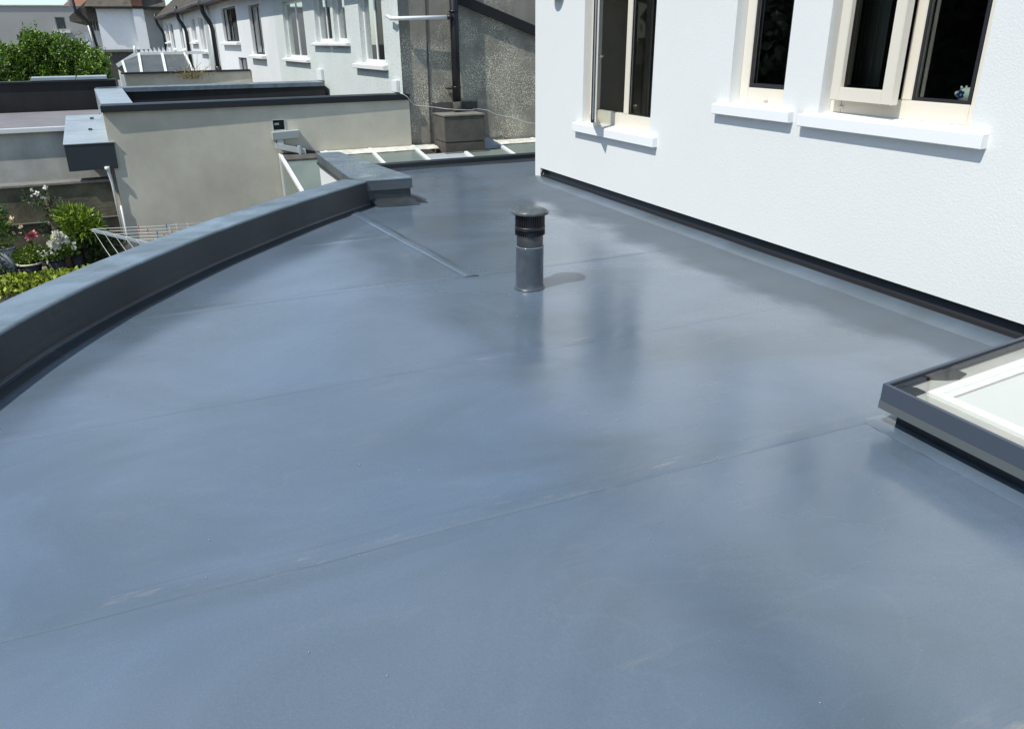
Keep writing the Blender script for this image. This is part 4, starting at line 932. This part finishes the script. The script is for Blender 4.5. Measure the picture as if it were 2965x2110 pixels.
far_pipe('white straight downpipe left of the black bent one on the far house', [(-4.85, 64.5, 5.0), (-4.75, 64.5, 3.85)], 'whitepvc', 0.1)
far_pipe('slim white downpipe low on the dark eaved far house', [(-3.92, 64.4, 2.7), (-3.80, 64.4, 1.3)], 'whitepvc', 0.06)
fb = thing('distant_grey_building', 'large plain grey flat topped building under the sky at upper left', 'building', (-9, 85, GZ))
FD = Frame((0, 85, 0), (1, 0, 0), (0, -1, 0))
wall_holes(FD, -22, -5.0, GZ, 4.62, [(-7.75, -6.95, 2.75, 3.75), (-10.9, -9.5, 1.15, 2.0)], 0.3).build('wall', 'farwall', fb)
MB().box(-22, -5.0, 84.9, 95, 4.62, 4.72).build('coping', 'dirtywall', fb)
window(FD, -7.75, -6.95, 2.75, 3.75, fb, 'dirtywall', rooms=False, panem='farpane'); window(FD, -10.9, -9.5, 1.15, 2.0, fb, 'gasket', rooms=False, panem='farpane')
FD.box(MB(), -7.95, -6.7, 2.45, 2.6, 0, 0.25).build('sill', 'whitewall', fb)
rr_ = thing('red_tiled_house', 'red brown hipped roof rising above the distant grey building', 'house', (-5, 98, 0))
MB().hexa([(-8.6, 98, 4.6), (-2, 98, 4.6), (-2, 106, 4.6), (-8.6, 106, 4.6), (-5.5, 101, 7.4), (-2, 101, 7.4), (-2, 103, 7.4), (-5.5, 103, 7.4)]).build('roof', 'redtile', rr_)
MB().box(-8.3, -2, 98.3, 105.7, GZ, 4.6).build('wall', 'farwall', rr_)

# ------------------------------------------------------------------ ground
o = MB().box(-400, 400, -300, 600, GZ-0.6, GZ-0.2).build('ground', 'earth'); struct(o)
o = MB().box(-12, 9, 2, 15.0, GZ-0.19, GZ-0.02).build('garden_ground', 'earth'); struct(o)
pv = bpy.data.objects.new('garden_path', None); col.objects.link(pv); struct(pv)
for i in range(10):
    x = -7.2+i*0.62
    MB().box(x, x+0.61, 14.42, 15.02, GZ-0.02, GZ+0.012*(i % 2)+0.004).build('paving_slab', 'paving', pv, bevel=0.006)
for i in range(7):
    x = -6.4+i*0.75
    MB().box(x, x+0.74, 14.22, 14.41, GZ-0.02, GZ+0.06+0.006*(i % 3)).build('kerbstone', 'kerbstone', pv, bevel=0.012)

# ------------------------------------------------------------------ plants
def leaves(n, fn, size, mb=None, asp=0.5, droop=0.0, seed=1, upb=0.3):
    r = random.Random(seed); mb = mb or MB()
    for _ in range(n):
        p, out = fn(r)
        s = size*r.uniform(0.6, 1.35)
        d = (Vector(out)*0.8+Vector((r.gauss(0, 1), r.gauss(0, 1), r.gauss(0, 1)+upb))*0.7).normalized()
        q = d.cross(Vector((r.gauss(0, 1), r.gauss(0, 1), r.gauss(0, 1)))).normalized()*s*asp*0.5
        p = Vector(p); e = p+d*s; m_ = p+d*s*0.5+Vector((0, 0, droop*s))
        mb.add([p, m_+q, e, m_-q], [(0, 1, 2, 3)])
    return mb
def clumps(cs):
    def fn(r):
        c, rad = r.choices(cs, weights=[x[1][0]*x[1][2] for x in cs])[0]
        while True:
            v = Vector((r.gauss(0, 1), r.gauss(0, 1), r.gauss(0, 1)))
            if v.length > 0.1: break
        v.normalize(); k = r.uniform(0.55, 1.0)**0.5 * r.uniform(0.86, 1.06)
        return (c[0]+v.x*rad[0]*k, c[1]+v.y*rad[1]*k, c[2]+v.z*rad[2]*k), v
    return fn
def shoots(n, fn, size, seed, L=0.5):
    r = random.Random(seed); mb = MB()
    for _ in range(n):
        p, out = fn(r); p = Vector(p); d = Vector((0.35+r.gauss(0, .3), r.gauss(0, .3)-0.1, 0.8+r.gauss(0, .25))).normalized()
        l = L*r.uniform(0.4, 1.0)
        for k in range(12):
            q = p+d*l*k/12+Vector((0, 0, -0.04*(k/12)**2))
            e = (d*0.8+Vector((r.gauss(0, .7), r.gauss(0, .7), r.gauss(0, .5)))).normalized()*size*r.uniform(.6, 1.2)
            w_ = e.cross(Vector((r.gauss(0, 1), r.gauss(0, 1), r.gauss(0, 1)))).normalized()*size*0.2
            mb.add([q, q+e*.5+w_, q+e, q+e*.5-w_], [(0, 1, 2, 3)])
    return mb
def bush(name, label, cat, cs, n, size, m, seed, trunk=None, core='bush2', ncore=0, asp=0.5, group=None, upb=0.3):
    base = trunk[0] if trunk else (cs[0][0][0], cs[0][0][1], GZ)
    t = thing(name, label, cat, base, group)
    leaves(n, clumps(cs), size, asp=asp, seed=seed, upb=upb).build('crown', m, t)['kind'] = 'stuff'
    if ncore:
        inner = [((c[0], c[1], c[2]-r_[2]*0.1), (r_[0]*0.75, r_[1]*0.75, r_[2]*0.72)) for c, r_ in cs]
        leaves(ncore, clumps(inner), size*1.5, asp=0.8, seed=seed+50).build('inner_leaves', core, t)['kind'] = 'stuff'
    if trunk: MB().tube(trunk, [0.09, 0.05] if len(trunk) == 2 else [0.1]*(len(trunk)-1)+[0.04], 8).build('trunk', 'bark', t)
    return t
def mkc(x0, x1, y, z0, ztop, n, seed, r=(0.35, 0.6)):
    rr = random.Random(seed); out = []
    for i in range(n):
        x = rr.uniform(x0, x1); zt_ = ztop(x); rad = rr.uniform(*r)
        out.append(((x, y+rr.uniform(-.8, .8), rr.uniform(z0, zt_-rad*0.8)), (rad*1.05, rad, rad*0.85)))
    return out
# big shrub: right mass and left mass
top1 = lambda x: 1.72-0.24*(x+2.6)**2 if x > -2.6 else 1.72-0.35*(x+2.6)**2
bush('large_green_shrub', 'large rounded bright green shrub in front of the distant grey building', 'shrub', mkc(-4.1, -1.55, 28, -0.2, lambda x: 2.0-0.50*(x+2.9)**2 if x > -2.9 else 2.05-0.35*(x+2.9)**2, 60, 3, (0.26, 0.48)), 46000, 0.085, 'bush', 11,
     trunk=[(-2.4, 28, GZ), (-2.4, 28, 0.2)], ncore=6000)
bush('left_green_shrub', 'lower bright green shrub at the left picture edge above the dark wall', 'shrub', mkc(-6.5, -3.7, 27, -0.2, lambda x: 1.55-0.25*abs(x+4.6), 34, 5, (0.3, 0.5)), 20000, 0.085, 'bush', 12,
     trunk=[(-4.8, 27, GZ), (-4.8, 27, 0.2)], ncore=3500)
for nm, sd_, cs_, n_ in (('large_green_shrub', 91, mkc(-4.1, -1.55, 28, 0.6, lambda x: 2.0-0.50*(x+2.9)**2 if x > -2.9 else 2.05-0.35*(x+2.9)**2, 60, 3, (0.26, 0.48)), 330), ('left_green_shrub', 92, mkc(-6.5, -3.7, 27, 0.4, lambda x: 1.55-0.25*abs(x+4.6), 34, 5, (0.3, 0.5)), 190)):
    g_ = shoots(n_, clumps(cs_), 0.09, sd_).build('shoots', 'bush', bpy.data.objects[nm]); g_['kind'] = 'stuff'
# dark climber at left of the garden wall
bush('dark_climber', 'dark leafy climber covering the garden wall at the left picture edge', 'plant', mkc(-3.9, -2.75, 14.85, GZ, lambda x: -0.65, 22, 8, (0.16, 0.28)), 3600, 0.075, 'bush2', 13, trunk=[(-3.3, 14.9, GZ), (-3.3, 14.9, -0.9)])
t = bush('climbing_rose', 'loose climbing rose with a few white blooms against the garden wall', 'rose', [((-2.20+0.14*i, 14.85, -0.72-0.11*i), (0.20, 0.1, 0.16)) for i in range(5)]+[((-2.0, 14.85, -1.25), (0.3, 0.12, 0.25)), ((-1.75, 14.85, -1.4), (0.3, 0.12, 0.25))], 900, 0.055, 'bush2', 14, trunk=[(-2.0, 14.9, GZ), (-2.05, 14.9, -0.75)])
def bloom(parent, c, r, m='petalw', n=9, seed=0, name='bloom'):
    rr = random.Random(seed); mb = MB()
    for i in range(n):
        d = Vector((rr.gauss(0, 1), rr.gauss(0, 1)-0.4, rr.gauss(0, 1)+0.3)).normalized(); q = d.cross(Vector((rr.gauss(0, 1), rr.gauss(0, 1), 0.3))).normalized()*r*0.5
        c_ = Vector(c)+d*r*0.35; mb.add([c_-d*r*.3, c_+q, c_+d*r*.7, c_-q], [(0, 1, 2, 3)])
    return mb.build(name, m, parent)
for i, (x, z, r) in enumerate(((-2.16, -0.66, 0.055), (-2.02, -0.575, 0.05), (-2.10, -0.72, 0.035), (-2.25, -0.69, 0.03), (-2.22, -0.60, 0.03))): bloom(t, (x, 14.72, z), r, 'petalw', 14, i)
def pot(label, x, y, r0, r1, h, m, rim=None):
    t = thing('plant_pot', label, 'plant pot', (x, y, GZ), 'pots along the garden wall')
    MB().lathe([(r0*0.98, 0), (r1, h), (r1*0.88, h), (r0*0.8, 0.05)], (x, y, GZ), 24).build('pot', m, t)
    MB().lathe([(r1*1.0, h-0.012), (r1*1.06, h-0.01), (r1*1.06, h+0.012), (r1*0.9, h+0.014)], (x, y, GZ), 24).build('rim', rim or m, t)
    MB().lathe([(0.001, h-0.03), (r1*0.9, h-0.03)], (x, y, GZ), 24).build('soil', 'earth', t)
    return t
pot('tall grey tapered planter at the left picture edge of the garden', -2.76, 14.45, 0.085, 0.16, 0.52, 'potgrey')
pot('wide black pot with a pale rim beside the tall grey planter', -2.455, 14.36, 0.12, 0.185, 0.25, 'potblack', 'potrim')
pot('black pot of grey leaved plants right of the pale rimmed pot', -2.08, 14.40, 0.13, 0.17, 0.27, 'potblack')
pot('dark square-shouldered pot beneath the lime leaved shrub', -1.80, 14.55, 0.13, 0.15, 0.3, 'potblack')
bush('rimmed_pot_plant', 'small bushy green plant growing in the pale rimmed black pot', 'plant', [((-2.47, 14.36, GZ+.38), (0.17, 0.16, 0.13)), ((-2.36, 14.40, GZ+.42), (0.12, 0.1, 0.12)), ((-2.58, 14.40, GZ+.36), (0.1, 0.1, 0.1))], 700, 0.05, 'palm', 21)
bush('grey_leaved_plant', 'low silvery green plant in the middle black pot', 'plant', [((-2.08, 14.38, GZ+.36), (0.2, 0.16, 0.1)), ((-1.95, 14.34, GZ+.42), (0.12, 0.12, 0.08))], 380, 0.09, 'bush', 22, asp=0.3)
bush('planter_plant', 'upright strappy plant in the tall grey planter', 'plant', [((-2.80, 14.45, GZ+.70), (0.16, 0.14, 0.22)), ((-2.78, 14.5, GZ+.95), (0.1, 0.1, 0.2))], 260, 0.16, 'bush', 23, asp=0.18, upb=1.2)
bush('lime_leaved_shrub', 'bright lime green strappy leaved shrub against the garden wall', 'shrub', [((-1.66, 14.55, -1.08), (0.26, 0.2, 0.16)), ((-1.50, 14.5, -1.20), (0.2, 0.18, 0.2)), ((-1.80, 14.55, -1.02), (0.16, 0.14, 0.12)), ((-1.62, 14.5, -1.25), (0.26, 0.18, 0.15))], 1500, 0.13, 'palm', 24,
     trunk=[(-1.65, 14.6, GZ), (-1.65, 14.6, -1.2)], asp=0.16, upb=0.7)
bush('dark_border_shrub', 'dark green leafy shrub below the lime leaved one', 'shrub', [((-1.55, 14.62, -1.45), (0.36, 0.16, 0.22)), ((-1.35, 14.62, -1.6), (0.3, 0.16, 0.2)), ((-1.68, 14.62, -1.7), (0.35, 0.14, 0.18))], 1800, 0.07, 'bush2', 25, trunk=[(-1.5, 14.7, GZ), (-1.5, 14.7, -1.5)])
hy = bush('white_hydrangea', 'plant with big clusters of white blooms among the pots', 'flowers', [((-1.93, 14.35, -1.42), (0.18, 0.12, 0.16)), ((-1.8, 14.35, -1.5), (0.12, 0.1, 0.12))], 260, 0.07, 'bush', 26, trunk=[(-1.93, 14.4, GZ), (-1.93, 14.4, -1.4)])
for i, (x, z, r) in enumerate(((-1.95, -1.27, 0.10), (-1.88, -1.33, 0.09), (-2.03, -1.40, 0.10), (-1.99, -1.45, 0.07), (-1.83, -1.38, 0.05), (-1.74, -1.42, 0.035), (-1.75, -1.49, 0.045))):
    bloom(hy, (x, 14.22, z), r, 'petalw', 46, 30+i)
pk = thing('pink_flower_spray', 'dark red and cream pointed flowers above the pale rimmed pot', 'flowers', (-2.33, 14.3, GZ))
MB().tube([(-2.40, 14.4, GZ+.25), (-2.34, 14.32, -1.35), (-2.32, 14.28, -1.22)], 0.012, 6).build('stem', 'stem', pk)
bloom(pk, (-2.31, 14.25, -1.24), 0.11, 'petalp', 22, 50)
for i, (x, z, r) in enumerate(((-2.53, -0.965, 0.075), (-2.42, -1.09, 0.045), (-2.55, -1.17, 0.04), (-2.46, -1.19, 0.03))):
    bloom(pk, (x, 14.25, z), r, 'petalc', 7, 60+i); MB().tube([(-2.34, 14.32, -1.4), (x, 14.25, z)], 0.005, 5).build('stem', 'stem', pk)
vio = thing('lilac_flowers', 'small pale lilac flowers between the two black pots', 'flowers', (-2.2, 14.2, GZ))
for i in range(10):
    x = -2.27+0.027*i; bloom(vio, (x, 14.2, -1.50-0.03*(i % 3)), 0.03, 'petalw', 6, 80+i)
iv = MB()
leaves(5200, lambda r: ((r.uniform(-4.5, -1.3), 14.02-abs(r.gauss(0, 0.35)), GZ+0.06+r.uniform(-.06, .1)), (0, 0, 1)), 0.07, iv, asp=0.8, seed=70)
o = iv.build('ground_ivy', 'ivy'); o['kind'] = 'stuff'; o['label'] = 'bright yellow green leafy ground cover in front of the kerbstones'
# dense belt of garden trees to the left: it is what the window glass mirrors
tb = MB()
leaves(34000, lambda r: ((-15+r.gauss(0, 1.2), r.uniform(-14, 34), -1.5+9.0*r.random()**0.8*(0.75+0.25*math.sin(r.uniform(0, 40)))), (1, 0, 0)), 0.42, tb, asp=0.7, seed=99)
leaves(5000, lambda r: ((-17+r.gauss(0, .6), r.uniform(-16, 36), -1.5+8.0*r.random()), (1, 0, 0)), 1.5, tb, asp=0.9, seed=98)
o = tb.build('tree_belt', 'beltleaf'); o['kind'] = 'stuff'; o['label'] = 'dark belt of garden trees mirrored in the window glass'
tw = thing('roof_weed', 'dry thin weed growing out of the far beige extension coping', 'weed', (1.0, 30.8, 0.4))
rr = random.Random(5)
for i in range(13):
    a = rr.uniform(-1, 1); h = rr.uniform(0.3, 1.0)*(0.6 if abs(a) > .7 else 1)
    x = 1.0+rr.uniform(-.25, .3)+a*.1
    MB().tube([(x, 30.5, 0.40), (x+a*.12, 30.5, 0.40+h*.5), (x+a*.42, 30.5, 0.40+h)], [0.012, 0.009, 0.005], 4).build('stalk', 'twig', tw)
leaves(260, lambda r: ((1.0+r.gauss(0, 0.38), 30.45, 0.45+abs(r.gauss(0, 0.14))), (0, 0, 1)), 0.07, asp=0.4, seed=9).build('weed_leaves', 'twig', tw)['kind'] = 'stuff'

# ------------------------------------------------------------------ rotary clothes line in the garden
rl_ = thing('rotary_clothes_line', 'pale grey rotary clothes line with pegs in front of the beige wall', 'clothes line', (-0.24, 12.6, GZ))
Zr = -1.2
T = [Vector((-1.41, 14.06, Zr)), Vector((0.50, 13.72, Zr)), Vector((0.93, 11.2, Zr)), Vector((-0.97, 11.5, Zr))]
C_ = Vector((-0.24, 12.62, Zr-0.12))
MB().tube([(C_.x, C_.y, GZ), tuple(C_+Vector((0, 0, .1)))], 0.025, 10).build('pole', 'greypvc', rl_)
for p in T:
    d = (p-C_).normalized(); s_ = d.cross(Vector((0, 0, 1)))*0.02; u_ = Vector((0, 0, 0.022))
    MB().hexa([C_-s_-u_, C_+s_-u_, p+s_-u_, p-s_-u_, C_-s_+u_, C_+s_+u_, p+s_+u_, p-s_+u_]).build('arm', 'zinc', rl_)
for k in range(6):
    f = 1-k*0.14
    P = [C_+(p-C_)*f+Vector((0, 0, 0.02)) for p in T]
    for i in range(4):
        a, b = P[i], P[(i+1) % 4]; md = (a+b)/2-Vector((0, 0, 0.015))
        MB().tube([a, md, b], 0.0035, 5).build('washing_line', 'whitepvc', rl_)
pegs = [(0.36, 0, 'o'), (0.40, 1, 'o'), (0.58, 0, 'b'), (0.66, 0, 'w'), (0.75, 0, 'w'), (0.46, 2, 'b'), (0.62, 2, 'o'), (0.60, 1, 'w'), (0.72, 2, 'o'), (0.52, 3, 'o')]
cnt = {(c_, k_, f_): '' for f_, k_, c_ in pegs}; cnt[('o', 0, 0.36)] = ', at left'; cnt[('o', 2, 0.72)] = ', at right'; cnt[('w', 0, 0.75)] = ', at right'; cnt[('w', 0, 0.66)] = ', at left'; cnt[('o', 2, 0.62)] = ', at left'
names_ = {'o': 'orange', 'b': 'blue', 'w': 'white'}
for f, k, cl in pegs:
    g = 1-k*0.14; P0 = C_+(T[0]-C_)*g; P1 = C_+(T[1]-C_)*g; q = P0+(P1-P0)*f
    o = MB().box(q.x-.008, q.x+.008, q.y-.006, q.y+.006, q.z-.07, q.z+.035).build('clothes_peg', 'peg_'+cl)
    tag(o, names_[cl]+' clothes peg clipped on the '+('outermost', 'second', 'third', 'fourth')[k]+' line of the rotary clothes dryer'+cnt.setdefault((cl, k, f), ''), 'clothes peg', names_[cl]+' pegs on the clothes line')
